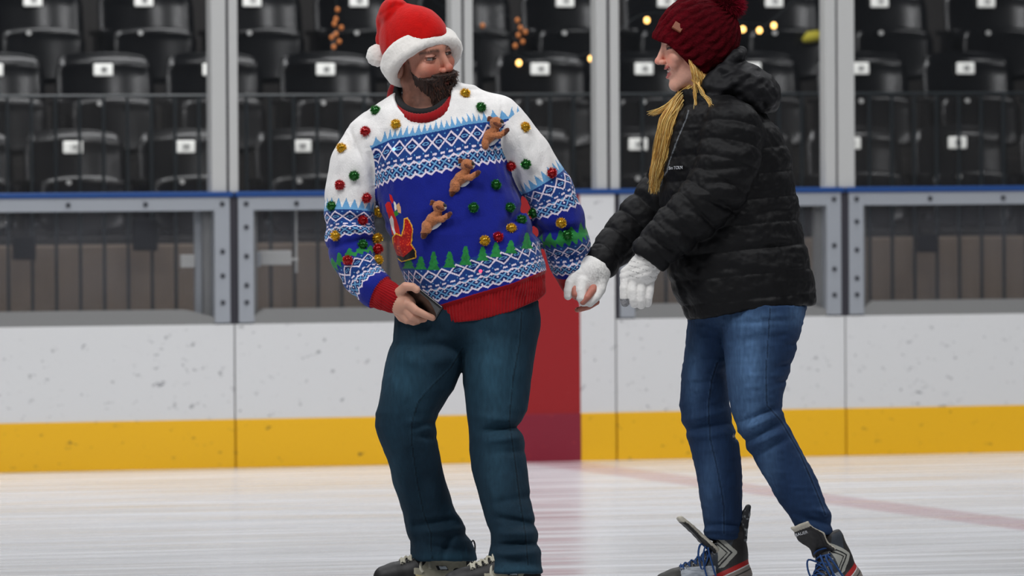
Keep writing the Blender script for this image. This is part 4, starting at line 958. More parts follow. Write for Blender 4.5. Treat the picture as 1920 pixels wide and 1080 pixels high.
# ================================================================== the woman
gwo = W([(1420, 1154, 0)])[0]; gwo[2] = 0
wom = empty('person', tuple(gwo), 'smiling blonde woman in dark red pompom beanie, black puffer jacket, white gloves and blue jeans', 'person')
m_puff = mat('puffer_nylon', rough=.6, vcol=True, spec=.2, bump=(90, .15, .004))
m_glove = mat('white_knit_glove', rough=.95, vcol=True, spec=.15, bump=(420, .35, .0015))
m_bean = mat('cable_knit', rough=.95, vcol=True, spec=.06, sheen=.0, bump=(260, .7, .004))
m_lea = mat('leather_tag', (120, 62, 34), .6)
WS = 7.05
Rwom = rotm('z', 8) @ rotm('y', -84)
wq, ww = head_space((1302, 84, 0), Rwom, WS)
NARM = [(1372, 242, 92, 56), (1366, 298, 104, 58), (1346, 352, 112, 56), (1304, 398, 118, 50), (1263, 434, 120, 45), (1228, 468, 122, 39), (1218, 480, 122, 37)]
FARM = [(1310, 260, -90, 52), (1272, 330, -96, 52), (1245, 368, -98, 48), (1205, 410, -96, 44), (1165, 450, -78, 38), (1132, 486, -52, 32), (1126, 493, -44, 30)]
WN = [(572, 1356, 1512, 30, 92), (600, 1350, 1506, 38, 88), (640, 1356, 1498, 44, 78), (700, 1361, 1480, 50, 66), (740, 1366, 1469, 54, 56), (770, 1371, 1466, 56, 50), (795, 1378, 1476, 57, 47), (815, 1388, 1487, 58, 46), (850, 1406, 1507, 58, 46), (900, 1436, 1532, 60, 43), (940, 1460, 1548, 62, 38), (965, 1478, 1556, 64, 35), (1003, 1499, 1563, 66, 34)]
WF = [(580, 1292, 1420, -30, 88), (640, 1286, 1385, -38, 78), (700, 1278, 1362, -42, 64), (760, 1274, 1368, -44, 52), (790, 1280, 1374, -44, 48), (830, 1292, 1385, -44, 47), (880, 1304, 1392, -46, 46), (930, 1311, 1392, -48, 42), (970, 1318, 1391, -50, 38), (1012, 1322, 1390, -52, 36)]
def w_far_hand(P):
    P = P - np.array([0, 0, 24.])
    d = smin(ell(P, (1106, 515, -50), (34, 32, 17)), seg(P, (1130, 492, -66), (1118, 504, -58), 24, 27), 10)
    d = smin(d, finger(P, [(1082, 512, -44), (1070, 530, -40), (1066, 545, -38), (1065, 555, -38)], 10, 6.5), 5)
    d = smin(d, finger(P, [(1092, 528, -40), (1089, 545, -34), (1090, 558, -32), (1094, 566, -36)], 11, 7.5), 5)
    d = smin(d, finger(P, [(1100, 532, -44), (1098, 550, -46), (1100, 562, -52)], 9, 7), 3)
    d = smin(d, finger(P, [(1128, 524, -48), (1126, 542, -42), (1118, 556, -38), (1106, 568, -38)], 10, 6.6), 5)
    d = smin(d, finger(P, [(1120, 520, -60), (1122, 540, -62), (1112, 556, -64)], 8.5, 6), 3)
    return d
def w_near_hand(P):
    d = smin(ell(P, (1196, 516, 122), (32, 21, 19)), seg(P, (1214, 492, 122), (1204, 508, 122), 26, 27), 8)
    d = smin(d, finger(P, [(1175, 522, 128), (1171, 540, 132), (1171, 556, 131), (1172, 567, 129)], 9, 7.2), 3)
    d = smin(d, finger(P, [(1189, 526, 130), (1186, 545, 136), (1187, 560, 135), (1190, 569, 131)], 9, 7.6), 2)
    d = smin(d, finger(P, [(1204, 526, 128), (1201, 546, 134), (1201, 562, 133), (1202, 571, 129)], 9, 7.6), 2)
    d = smin(d, finger(P, [(1218, 524, 122), (1217, 544, 128), (1215, 558, 128), (1214, 568, 124)], 8.6, 7), 2)
    d = smin(d, finger(P, [(1180, 512, 110), (1172, 526, 106), (1172, 540, 106), (1175, 550, 108)], 9, 7), 3)
    return d
def w_skin(P):
    d = head_sdf(wq(P), True, True) * WS
    d = smin(d, seg(P, (1318, 130, -4), (1335, 225, -4), 36, 40), 12)
    d = smin(d, chain(P, [(1355, 270, 0, 70), (1380, 380, 0, 80), (1400, 480, 0, 84), (1420, 570, 0, 78)], 1, 10), 20)
    d = smin(d, chain(P, [(x, y, z, r * .5) for x, y, z, r in NARM]), 10); d = smin(d, chain(P, [(x, y, z, r * .5) for x, y, z, r in FARM]), 10)
    for T in (WN, WF): d = smin(d, chain(P, [((a + b) / 2, y, z, min((b - a) * .28, 14 if y > 960 else 99)) for y, a, b, z, _ in T]), 10)
    d = smin(d, w_far_hand(P) + 3, 3); d = smin(d, w_near_hand(P) + 3, 3)
    d = smin(d, seg(P, (1356, 1000, -52), (1356, 1100, -54), 13, 13), 8); d = smin(d, seg(P, (1358, 1098, -54), (1300, 1108, -54), 12, 10), 8)
    d = smin(d, seg(P, (1530, 985, 66), (1558, 1060, 66), 13, 12), 8); d = smin(d, seg(P, (1558, 1060, 66), (1540, 1090, 84), 11, 10), 8)
    return d
V, F = nets(w_skin, (1040, -10, -185), (1640, 1130, 195), 2.8)
for lim in (1, 2):
    cx = V[F].mean(1); q = wq(cx); mk = (q[:, 2] > -13) & (q[:, 1] > -2) & (cx[:, 1] < 200) & (cx[:, 0] < 1345)
    V, F = subdivide(V, F, mk)
V = project(w_skin, V, 2, .4)
def w_col(V):
    q = wq(V); c = head_col(q, True, (214, 162, 142), True); c[V[:, 1] > 205] = L(214, 166, 146); return c
fig_obj('body', V, F, m_skin, wom, w_col)

# ---- beanie
def bean_base(P):
    d = smin(ell(P, (1290, 76, 0), (63, 62, 58)), ell(P, (1325, 68, 0), (62, 66, 60)), 14)
    d = smin(d, ell(P, (1322, 98, 0), (50, 46, 54)), 12)
    return smin(d, head_sdf(wq(P), True, True) * WS - 5, 8)
BN = np.array([-.575, .818, 0])
def bean(P):
    d = bean_base(P)
    ax = np.array([.80, -.60, 0]); q = P - np.array([1300, 80, 0]); ang = np.arctan2(q[:, 2], q @ np.array([-.60, -.80, 0])); t = q @ ax
    rib = np.abs(np.sin(ang * 11)); tw = np.abs(np.sin(ang * 11 + .0)) ; cab = np.sin(ang * 11 * 2 + np.sin(t / 8.) * 2.2)
    d = d - 2.2 * rib ** .7 - .9 * cab - .5 * noise(P, 3.)
    h = (P[:, 1] - np.interp(P[:, 0], [1200, 1225, 1236, 1250, 1260, 1270, 1282, 1294, 1309, 1324, 1350], [62, 72, 77, 81, 89, 98, 110, 123, 133, 143, 158])) * .76
    return smax(d - 2.5 * sstep(-22, -6, h), h - 1 + .00 * P[:, 0], 3)
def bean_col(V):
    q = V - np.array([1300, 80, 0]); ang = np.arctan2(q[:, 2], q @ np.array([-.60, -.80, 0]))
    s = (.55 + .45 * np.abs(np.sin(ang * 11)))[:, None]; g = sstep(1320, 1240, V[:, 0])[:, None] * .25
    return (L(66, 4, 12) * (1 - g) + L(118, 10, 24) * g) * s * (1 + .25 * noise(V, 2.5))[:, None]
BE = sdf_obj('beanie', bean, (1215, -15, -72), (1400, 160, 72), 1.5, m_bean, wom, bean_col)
cen = np.array([1364., 6, 0]); ln = []; cl = []
for k in range(5200):
    d = RNG.normal(size=3); d /= np.linalg.norm(d); r = RNG.uniform(29, 38); j = RNG.normal(size=3) * 2.5
    ln.append(([cen + d * 12, cen + d * r * .7 + j * .5, cen + d * r + j], [.7, .5, .12])); cl.append(L(118, 16, 34) * RNG.uniform(.45, 1.4))
PB = tubes_fig('hat_pompom', ln, m_bean, BE, 3, cl)
sdf_obj('pompom_core', lambda P: ell(P, cen, (26, 26, 26)) - 1.5 * noise(P, 5), cen - 32, cen + 32, 3., m_bean, PB, lambda V: L(70, 8, 20))
zt_ = front_z(bean, 1271, 51); 
TA = np.array([[.85, .53, 0], [-.45, .74, .5], [.26, -.42, .86]])
sdf_obj('leather_tag', lambda P: box_sdf(P, (1271, 51, zt_ + 3.), TA, (9.5, 8, 2.6), 1), (1252, 34, zt_ - 14), (1290, 70, zt_ + 14), 1., m_lea, BE)

# ---- hair
hl = []; hc = []
def strand(pts, sp, r=1.1, n=14, taper=True):
    P = np.array(pts, float) + RNG.normal(size=(len(pts), 3)) * np.linspace(sp[0], sp[1], len(pts))[:, None]
    S = spline(P, n); rr = np.full(n, r) * (np.linspace(1, .35, n) if taper else 1); hl.append((S, rr))
    hc.append(L(*[(226, 190, 110), (200, 152, 74), (238, 210, 140), (176, 124, 58), (214, 172, 92)][RNG.integers(5)]) * RNG.uniform(.75, 1.1))
for k in range(950):   # ponytail over the chest
    u = RNG.uniform(-1, 1); v = RNG.uniform(-1, 1)
    strand([(1300 + u * 6, 158 + v * 3, 14 + 8 * v), (1281 + u * 12, 184, 24 + 8 * v), (1258 + u * 17, 225 + 4 * v, 30 + 10 * v), (1246 + u * 16, 275, 30 + 9 * v), (1234 + u * 12, 320, 26 + 6 * v), (1226 + u * 5, 356 + RNG.uniform(-24, 6), 22)], (2.4, 2.4), .68, 16)
for k in range(800):   # locks under the hat in front of the ear
    u = RNG.uniform(0, 1); v = RNG.uniform(-1, 1)
    x0 = 1290 + 40 * u; y0 = 112 + 33 * u
    strand([(x0, y0 - 4, 50 - 14 * u), (x0 + 7, y0 + 18, 58 - 14 * u), (1303 + 30 * u, 158 + 5 * v, 54 - 16 * u), (1303 + 30 * u + 3 * v, 176 + 9 * v + 6 * u, 48 - 14 * u)], (1, 3.2), .62, 10)
for k in range(26):    # flyaways
    v = RNG.normal()
    strand([(1304 + 4 * v, 150, 54), (1316, 172 + 3 * v, 66), (1330 + 2 * v, 190, 84), (1333, 208 + 4 * v, 98), (1326, 225 + 6 * v, 104)], (1, 3), .55, 14)
    strand([(1302, 150, 54), (1304 + 2 * v, 180, 60), (1305, 210 + 4 * v, 66), (1298 + 3 * v, 240, 70)], (1, 2.5), .55, 12)
    strand([(1272, 176, 20), (1256, 194 + v * 2, 16), (1238, 208 + v * 2, 12), (1220 + v * 4, 215 + v, 10)], (2, 1.5), .8, 10)
for k in range(10):
    v = RNG.normal(); strand([(1310, 140, 50), (1330, 156 + v * 2, 56), (1350, 158 + v * 5, 60)], (1, 2), .5, 8)
tubes_fig('hair', hl, m_hair, wom, 4, hc)

# ---- jacket
WT = [(190, 1286, 1400, 0, 60), (215, 1268, 1436, 0, 90), (240, 1258, 1458, 0, 104), (280, 1250, 1478, 0, 112), (320, 1242, 1487, 0, 112), (360, 1238, 1493, 2, 112), (420, 1236, 1500, 4, 114), (470, 1244, 1512, 6, 116), (510, 1251, 1522, 6, 118), (550, 1264, 1530, 6, 118), (580, 1280, 1527, 6, 114), (600, 1290, 1512, 6, 108)]
WTX = [1260, 1290, 1330, 1400, 1460, 1525, 1560]; WTY = [598, 601, 596, 584, 580, 572, 570]
W_F = [(1440, 440, 1520, 470, 10, 4), (1400, 500, 1525, 510, 12, 4), (1380, 470, 1510, 455, 7, -4), (1300, 500, 1420, 505, 8, -3), (1270, 520, 1300, 590, 8, -4), (1258, 505, 1285, 580, 6, 4), (1500, 530, 1510, 580, 8, -4), (1470, 540, 1480, 582, 6, -3), (1330, 570, 1500, 560, 8, 3), (1270, 210, 1250, 330, 8, 3), (1310, 250, 1262, 380, 7, -3), (1330, 300, 1278, 360, 8, -3), (1440, 250, 1485, 330, 8, -3), (1420, 400, 1490, 390, 8, -4), (1400, 420, 1490, 420, 9, 3)]
A_F = [(1400, 310, 1320, 320, 7, -5), (1395, 345, 1310, 340, 7, -5), (1380, 375, 1300, 362, 8, 4), (1390, 400, 1320, 372, 6, -5), (1350, 430, 1275, 380, 7, -5), (1310, 455, 1240, 412, 7, -5), (1280, 480, 1210, 440, 6, -4), (1330, 440, 1260, 400, 8, 4), (1400, 280, 1340, 262, 8, -4), (1420, 250, 1350, 232, 8, 4), (1300, 470, 1225, 425, 8, 3)]
def jacket(P):
    t = tube_y(P, WT, 2.1)
    t = smin(t, smin(seg(P, (1330, 205, 20), (1375, 240, 88), 46, 52), seg(P, (1325, 205, -20), (1315, 255, -88), 46, 50), 16), 24)
    t = smin(t, smax(seg(P, (1322, 175, 0), (1330, 225, 0), 52, 62), -(P[:, 1] - 172 - (P[:, 0] - 1270) * -.25), 5), 12)
    lo_ = P[:, 1] + (P[:, 0] - 1380) * .10
    t = t - 3.6 * np.abs(np.sin(np.pi * lo_ / 47)) ** .6 + 2 - folds(P, W_F)
    _, ln_, an_ = chain_param(P, NARM, 1); n_ = chain(P, NARM, 1, 8) - 3.8 * np.abs(np.sin(np.pi * (ln_ + 5) / 36)) ** .6 + 2 - folds(P, A_F, 60)
    _, lf_, af_ = chain_param(P, FARM, 1); f_ = chain(P, FARM, 1, 8) - 5 * np.abs(np.sin(np.pi * (lf_ + 14) / 44)) ** .6 + 2
    hy = np.interp(P[:, 0], WTX, WTY); t = smax(t, P[:, 1] - hy, 7)
    d = smin(smin(t, n_, 6), f_, 6)
    neck = seg(P, (1312, 120, 0), (1318, 196, 0), 36, 40); d = smax(d, -neck, 6)
    # open end of the sleeves
    for c, ax, r in (((1218, 480, 122), (-.55, .83, 0), 27), ((1126, 493, -44), (-.62, .74, .2), 23)):
        ax = np.array(ax) / np.linalg.norm(ax); q = P - np.array(c, float); h = q @ ax; nr = np.linalg.norm(q, axis=1)
        d = np.where(nr < 75, smax(d, h - 10, 4), d)
    return d - 1.7 * noise(P, (26, 18, 26)) - 1.3 * noise(P, (11, 9, 11)) - .5 * noise(P, 5)
def j_col(V):
    c = np.tile(L(9, 9, 11), (len(V), 1)) * (1 + .18 * noise(V, 20) + .12 * noise(V, 4))[:, None]
    zp = polydist(V[:, 0], V[:, 1], [(1291, 207), (1287, 222), (1270, 262), (1256, 300), (1250, 322), (1243, 332), (1239, 348)]); c[(zp < 1.0) & (V[:, 2] > -10)] = L(96, 100, 104)
    return c
JA = sdf_obj('jacket', jacket, (1080, 150, -175), (1560, 615, 190), 2.6, m_puff, wom, j_col)
def hood(P):
    d = smin(ell((P - np.array([1402, 166, 0])) @ rotm('z', 28), (0, 0, 0), (66, 46, 82)), ell(P, (1352, 165, 0), (50, 42, 76)), 16)
    d = smin(d, chain(P, [(1330, 158, 60, 13), (1352, 132, 52, 13), (1378, 106, 30, 13), (1388, 100, 0, 13), (1378, 106, -30, 13), (1352, 132, -52, 13)], 1, 4), 10)
    d = smin(d, chain(P, [(1296, 200, 36, 9), (1322, 190, 56, 13), (1345, 176, 62, 14)], 1, 4), 8)
    d = smax(d, -ell(P, (1322, 92, 0), (60, 72, 58)), 6)
    f = [(1345, 200, 1440, 150, 7, -4), (1360, 175, 1430, 130, 7, -4), (1390, 200, 1458, 190, 8, 4), (1340, 185, 1400, 140, 8, 4), (1380, 130, 1440, 150, 7, 3), (1430, 165, 1460, 210, 6, 4), (1420, 170, 1440, 215, 6, -4)]
    return d - folds(P, f) - 2.2 * noise(P, (20, 12, 20)) - 1.2 * noise(P, 8)
sdf_obj('hood', hood, (1275, 80, -105), (1480, 245, 105), 2.3, m_puff, JA, lambda V: np.tile(L(13, 13, 16), (len(V), 1)) * (1 + .15 * noise(V, 9))[:, None])
# chest lettering
def text_fig(body, x, y, z, size, deg, m_, parent, name, tilt=0, yaw=0):
    cu = bpy.data.curves.new('t', 'FONT'); cu.body = body; cu.size = size / S1; cu.extrude = .0006; to = bpy.data.objects.new('t', cu); COL.objects.link(to)
    bpy.context.view_layer.update(); me = bpy.data.meshes.new_from_object(to); bpy.data.objects.remove(to); me.materials.clear()
    a = math.radians(deg); yw = math.radians(yaw)
    X = (Rv * math.cos(a) + Uv * math.sin(a)) * math.cos(yw) - Fv * math.sin(yw); Y = -Rv * math.sin(a) + Uv * math.cos(a); X, Y = Vector(X).normalized(), Vector(Y); Z = X.cross(Y).normalized(); Y = Z.cross(X)
    Mt = Matrix((X, Y, Z)).transposed().to_4x4(); Mt.translation = Vector(W([(x, y, z)])[0]); me.transform(Mt)
    o = parent; loc = Vector((0, 0, 0))
    while o is not None: loc += o.location; o = o.parent
    me.transform(Matrix.Translation(-loc)); return link_mesh(name, me, m_, parent)
m_ltr = mat('lettering', (190, 192, 196), .5)
zj = max(front_z(jacket, x_, 315) or 0 for x_ in (1256, 1268, 1279))
za_, zb_ = front_z(jacket, 1256, 315, step=.5), front_z(jacket, 1279, 314, step=.5)
text_fig('Sm TOLN', 1254, 318, za_ + 3.2, 8.6, 2, m_ltr, JA, 'chest_lettering', yaw=math.degrees(math.atan2(zb_ - za_, 23)))

# ---- gloves
def g_near(P): return smax(w_near_hand(P) - 1.2, -(P @ np.array([-.55, .83, 0]) - (np.array([1225, 478, 0]) @ np.array([-.55, .83, 0]))), 3) - 1.6 * np.abs(np.sin((P[:, 1] + .3 * (P[:, 0] - 1200) - 488) * np.pi / 13)) * sstep(530, 516, P[:, 1]) - .3 * noise(P, 2.)
def g_near_c(V):
    c = np.tile(L(226, 224, 220), (len(V), 1)) * (1 + .05 * noise(V, 3))[:, None]
    s = np.abs(((V[:, 1] - .3 * (V[:, 0] - 1200) - 494) / 9.5) % 1 - .5); m = (s > .43) & (V[:, 1] > 486) & (V[:, 1] < 522) & (noise(V, 2.5) > -.1) & (V[:, 0] > 1178); c[m] = c[m] * .45
    tip = (V[:, 0] < 1180) & (V[:, 1] > 560); c[tip] = L(140, 140, 142) * (1 + .4 * noise(V[tip], 2))[:, None]; return c
sdf_obj('glove', g_near, (1150, 465, 80), (1250, 590, 155), 1.4, m_glove, wom, g_near_c)
def g_far(P): return smax(w_far_hand(P) - 1.2, -(P @ np.array([-.62, .74, .2]) - (np.array([1134, 486, -42]) @ np.array([-.62, .74, .2]))), 3) - .3 * noise(P, 2.)
def g_far_c(V):
    c = np.tile(L(226, 224, 220), (len(V), 1)) * (1 + .05 * noise(V, 3))[:, None]; d = np.exp(-(((V[:, 0] - 1124) / 20) ** 2 + ((V[:, 1] - 515) / 20) ** 2)) * sstep(-.5, .5, noise(V, 1.6)); return c * (1 - .4 * d[:, None])
sdf_obj('glove', g_far, (1045, 465, -75), (1152, 590, 26), 1.4, m_glove, wom, g_far_c)

# ---- jeans
WN_F = [(1385, 812, 1465, 775, 7, 5), (1392, 828, 1470, 792, 6, -5), (1398, 842, 1476, 806, 7, 5), (1378, 795, 1455, 765, 6, -4), (1410, 856, 1480, 822, 6, -3), (1372, 640, 1480, 630, 8, -2), (1470, 650, 1500, 640, 6, -3), (1455, 690, 1486, 680, 6, -3), (1450, 720, 1478, 712, 6, -3), (1530, 955, 1560, 965, 6, 5), (1500, 968, 1560, 985, 6, -4), (1400, 640, 1410, 760, 22, 3), (1370, 605, 1500, 600, 6, -2)]
WF_F = [(1278, 790, 1370, 770, 7, 4), (1282, 806, 1372, 792, 6, -4), (1285, 820, 1375, 812, 7, 3), (1318, 985, 1390, 982, 5, -3), (1318, 995, 1390, 996, 4, 3), (1285, 680, 1350, 670, 7, -2), (1282, 720, 1350, 715, 7, -2)]
SN = [(1444, 578), (1440, 640), (1436, 700), (1438, 760), (1465, 790), (1500, 850), (1530, 920), (1548, 965)]
SF = [(1345, 680), (1335, 710), (1328, 760), (1331, 820), (1345, 880), (1356, 940), (1358, 1000)]
def wjeans(P):
    a = tube_y(P, WN, 2.1) - 1.5 * folds(P, WN_F); b = tube_y(P, WF, 2.1) - 1.5 * folds(P, WF_F)
    d = smin(smin(a, b, 5), ell(P, (1402, 575, 0), (106, 52, 100)), 16)
    pk = np.exp(-(polydist(P[:, 0], P[:, 1], [(1488, 572), (1492, 595), (1508, 608)]) / 2.) ** 2) * 1.2
    hole = 5 * np.exp(-(((P[:, 0] - 1381) / 6) ** 2 + ((P[:, 1] - 818) / 5) ** 2))
    cr = np.exp(-(np.minimum(polydist(P[:, 0], P[:, 1], SN), polydist(P[:, 0], P[:, 1], SF)) / 2) ** 2) * .9
    return d - cr - pk + hole - 1.1 * noise(P, (24, 34, 24)) - .9 * noise(P, (16, 7, 16)) - .25 * noise(P, (3, 9, 3))
wj0 = jeans_col((25, 46, 76), (84, 116, 154), [SN, SF], [(1402, 690, 34, 90, .8), (1410, 790, 30, 25, .4), (1300, 690, 18, 80, .45), (1440, 880, 18, 60, .4), (1330, 900, 18, 70, .3), (1495, 590, 16, 22, .5), (1410, 600, 60, 18, .4)])  # thigh highlights painted lighter into the denim colour
def wjc(V):
    c = wj0(V); h = np.hypot((V[:, 0] - 1381) / 1.2, V[:, 1] - 818); m = h < 6; c[m] = np.where((noise(V[m], 2.2) > 0)[:, None], L(214, 208, 204), L(26, 24, 28)); return c
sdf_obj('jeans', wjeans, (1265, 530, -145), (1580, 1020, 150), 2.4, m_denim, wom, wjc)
# ================================================================== ice skates
m_boot = mat('skate_boot', rough=.55, vcol=True, spec=.45, bump=(160, .25, .001))
m_steel = mat('steel', (190, 194, 200), .2, 1.)
m_hold = mat('blade_holder', (206, 206, 206), .4)
m_hold_b = mat('blade_holder_black', (20, 20, 22), .4)
m_lace_b = mat('blue_lace', (28, 66, 118), .85); m_lace_w = mat('cream_lace', (176, 172, 156), .9)
m_eye = mat('eyelet', (210, 212, 214), .25, .9)
m_dark = mat('hole_dark', (14, 14, 16), .6)
m_feltg = mat('grey_felt', (170, 166, 156), .95, bump=(300, .6, .003))
def skate(parent, ankle, yaw, pitch, roll, style, side=1, s=6.7, lace_side=1):
    """local cm: x toe, y lateral (seen side positive), z up, blade bottom z=0, ankle above x=0. toe points to image left at yaw 0"""
    Rm = rotm('y', yaw) @ rotm('z', pitch) @ rotm('x', roll)
    A = np.stack([Rm @ np.array(v, float) for v in ((-1, 0, 0), (0, 0, 1), (0, 1, 0))]) * np.array([1, -1, 1])
    c = np.array(ankle, float); top = style['top']
    toL = lambda P: (P - c) @ A.T / s + np.array([0, 0, top]); toF = lambda Q: c + (np.atleast_2d(np.asarray(Q, float)) - np.array([0, 0, top])) @ A * s
    def boot(P):
        q = toL(P); a = q * np.array([1, 1.0, 1])
        d = chain(a, [(-3.4, 0, 11.2, 4.0), (3, 0, 11.0, 4.0), (9, 0, 10.9, 4.2), (14.0, 0, 10.6, 3.9), (16.8, 0, 10.3, 3.4)], 1, 1)
        d = smin(d, chain(a, [(-2.6, 0, 12, 4.2), (-2.2, 0, 18, 4.0), (-1.8, 0, top - 3, 4.6)], 1, 2), 2.0)
        d = smin(d, chain(a, [(0, 0, 19, 3.4), (5.5, 0, 14.2, 3.2), (10, 0, 12.2, 3.0)], 1, 1), 2.2)
        d = smax(d, 7.4 - q[:, 2], .5); d = smax(d, q[:, 2] - top + .8, .5)
        # outsole lip
        d = d - .25 * sstep(8.5, 8.2, q[:, 2])
        # panel edges
        d = d + .12 * np.exp(-((q[:, 2] - (9.6 + .16 * (6 - q[:, 0]).clip(-99, 12))) / .16) ** 2)
        return d * s
    ppts = toF([(-9, -6, 6), (22, 7, 6), (-9, 6, top + 1), (22, -6, top + 1), (-9, -6, top), (22, 6, top)])
    lo, hi = ppts.min(0) - 12, ppts.max(0) + 12
    def bc(V): return style['col'](toL(V))
    B = sdf_obj('skate', boot, lo, hi, 1.7, m_boot, parent, bc, 1)
    def pm(name, fun, m_, par=B):
        q = MB(); fun(q); V = toF(np.array(q.v)); V = W(V); o = par; loc = np.zeros(3)
        while o is not None: loc += np.array(o.location); o = o.parent
        q.v = [tuple(v - loc) for v in V]; return q.build(name, m_, par, smooth=False)
    def hold(q):
        q.prism([(-7, 7.6), (-6.2, 4.2), (-5.2, 2.4), (15, 2.4), (16.6, 4.4), (17.4, 7.6), (12, 7.6), (11, 5.2), (1.5, 5.2), (-.5, 7.6)], -.9, .9)
        q.prism([(-7.4, 7.9), (-7.2, 7.2), (0.4, 7.2), (1.0, 7.9)], -3.0, 3.0); q.prism([(8.6, 7.9), (9, 7.2), (17.2, 7.2), (18, 7.9)], -3.3, 3.3)
    hd = pm('blade_holder', hold, style['hold'])
    pm('blade', lambda q: q.prism([(-7.6, 1.3), (-6.6, .25), (-3, 0), (13, 0), (16.6, .5), (18, 1.9), (17, 2.6), (-7, 2.6)], -.16, .16), m_steel)
    # tongue, padded collar, tendon guard
    if style['tongue']:
        tq = lambda P: toL(P)
        def tongue(P):
            q = toL(P); ax = chain(q, [(1.6, 0, top - 4, 1.0), (3.6, 0, top - .5, 1.0), (6.0, 0, top + 2.6, .8), (6.8, 0, top + 4.4, .7)], 1, .5); w = np.abs(q[:, 1]) - 3.6
            ax2 = chain(q * np.array([1, 0, 1]), style['tp'](top), 1, .5)
            return smax(ax2 - .15 * noise(P, 9), w - .5 * np.sin(q[:, 2]), .6) * s
        pp = toF([(-2, -5, top - 9), (15, 5, top + 7), (15, -5, top + 7), (-2, 5, top - 9), (-2, 5, top + 6)]); tg_ = style['tonguecol']
        TG = sdf_obj('tongue', tongue, pp.min(0) - 8, pp.max(0) + 8, 1.7, m_boot, B, lambda V: tg_(toL(V), style['tp'](top)))
        if not style.get('guard', True): GD = None
        def guard(P):
            q = toL(P); g = chain(q * np.array([1, 0, 1]), [(-5.6, 0, top - 5, .8), (-5.8, 0, top - 1, 1.1), (-6.6, 0, top + 2.2, 1.1), (-7.4, 0, top + 4.2, .7)], 1, .4)
            return smax(g, np.abs(q[:, 1]) - 2.6 + .22 * (q[:, 2] - top).clip(0, 9), .5) * s
        pp = toF([(-10, -5, top - 7), (-3, 5, top + 7), (-10, 5, top + 7), (-3, -5, top - 6)])
        if style.get('guard', True): GD = sdf_obj('tendon_guard', guard, pp.min(0) - 8, pp.max(0) + 8, 1.6, m_boot, B, lambda V: np.where((noise(V, (3, 5, 3)) > .25)[:, None], L(120, 124, 126), L(24, 26, 30)))
    # eyelets and laces
    surf = lambda x, z, sgn=1: None
    def outer(x, z, sgn):
        ys = np.arange(8, 0, -.1) * sgn; d = boot(toF(np.stack([np.full_like(ys, x), ys, np.full_like(ys, z)], 1))); i = np.argmax(d < 0); return ys[i]
    def topz(x, y):
        zs = np.arange(30, 8, -.1); d = boot(toF(np.stack([np.full_like(zs, x), np.full_like(zs, y), zs], 1))); i = np.argmax(d < 0); return zs[i]
    eys = [(1.9, top - 4.0), (2.5, top - 6.0), (3.1, top - 8.0)] if style['tongue'] else []
    for sg in (1, -1):
        for x, z in eys:
            y = outer(x, z, sg); pm('eyelet', lambda q: q.tube([(x + .48 * math.cos(t), y + .12 * sg, z + .48 * math.sin(t)) for t in np.linspace(0, 2 * math.pi, 15)[:-1]], .17, 6, closed=True), m_eye)
            pm('eyelet_hole', lambda q: q.tube([(x, y - .1 * sg, z), (x, y + .08 * sg, z)], .4, 10), m_dark)
    xs = [5.4, 7.2, 9.0, 10.8, 12.4]
    for i, x in enumerate(xs):
        z0 = topz(x, 0); z1 = topz(x, 2.3); r = style['lr']
        for sg in (1, -1):
            y_ = 2.7; za = topz(x, y_ * sg)
            pm('eyelet', lambda q: q.tube([(x + .45 * math.cos(t), (y_ + .05) * sg, za + .1 + .45 * math.sin(t)) for t in np.linspace(0, 2 * math.pi, 13)[:-1]], .16, 6, closed=True), style['eye'])
        for sg in (1, -1):
            xa, xb = x - .3, x + (1.1 if i < 4 else .3)
            pts = [(xa, -2.7 * sg, topz(xa, -2.7 * sg) + .12), (xa + .1, -1.5 * sg, topz(xa, -1.5 * sg) + .35), ((xa + xb) / 2, 0, topz((xa + xb) / 2, 0) + .45 + .12 * sg), (xb - .1, 1.5 * sg, topz(xb, 1.5) + .35), (xb, 2.8 * sg, topz(xb, 2.7 * sg) + .1)]
            pm('lace', lambda q: q.tube(spline(pts, 14), r, 6), style['lace'])
    for loop in style['loops']:
        pm('lace', lambda q: q.tube(spline(loop, 24), style['lr'] * 1.25, 6), style['lace'])
    for nm, fn, mm in style['extra']: pm(nm, fn, mm)
    return B, toF, toL
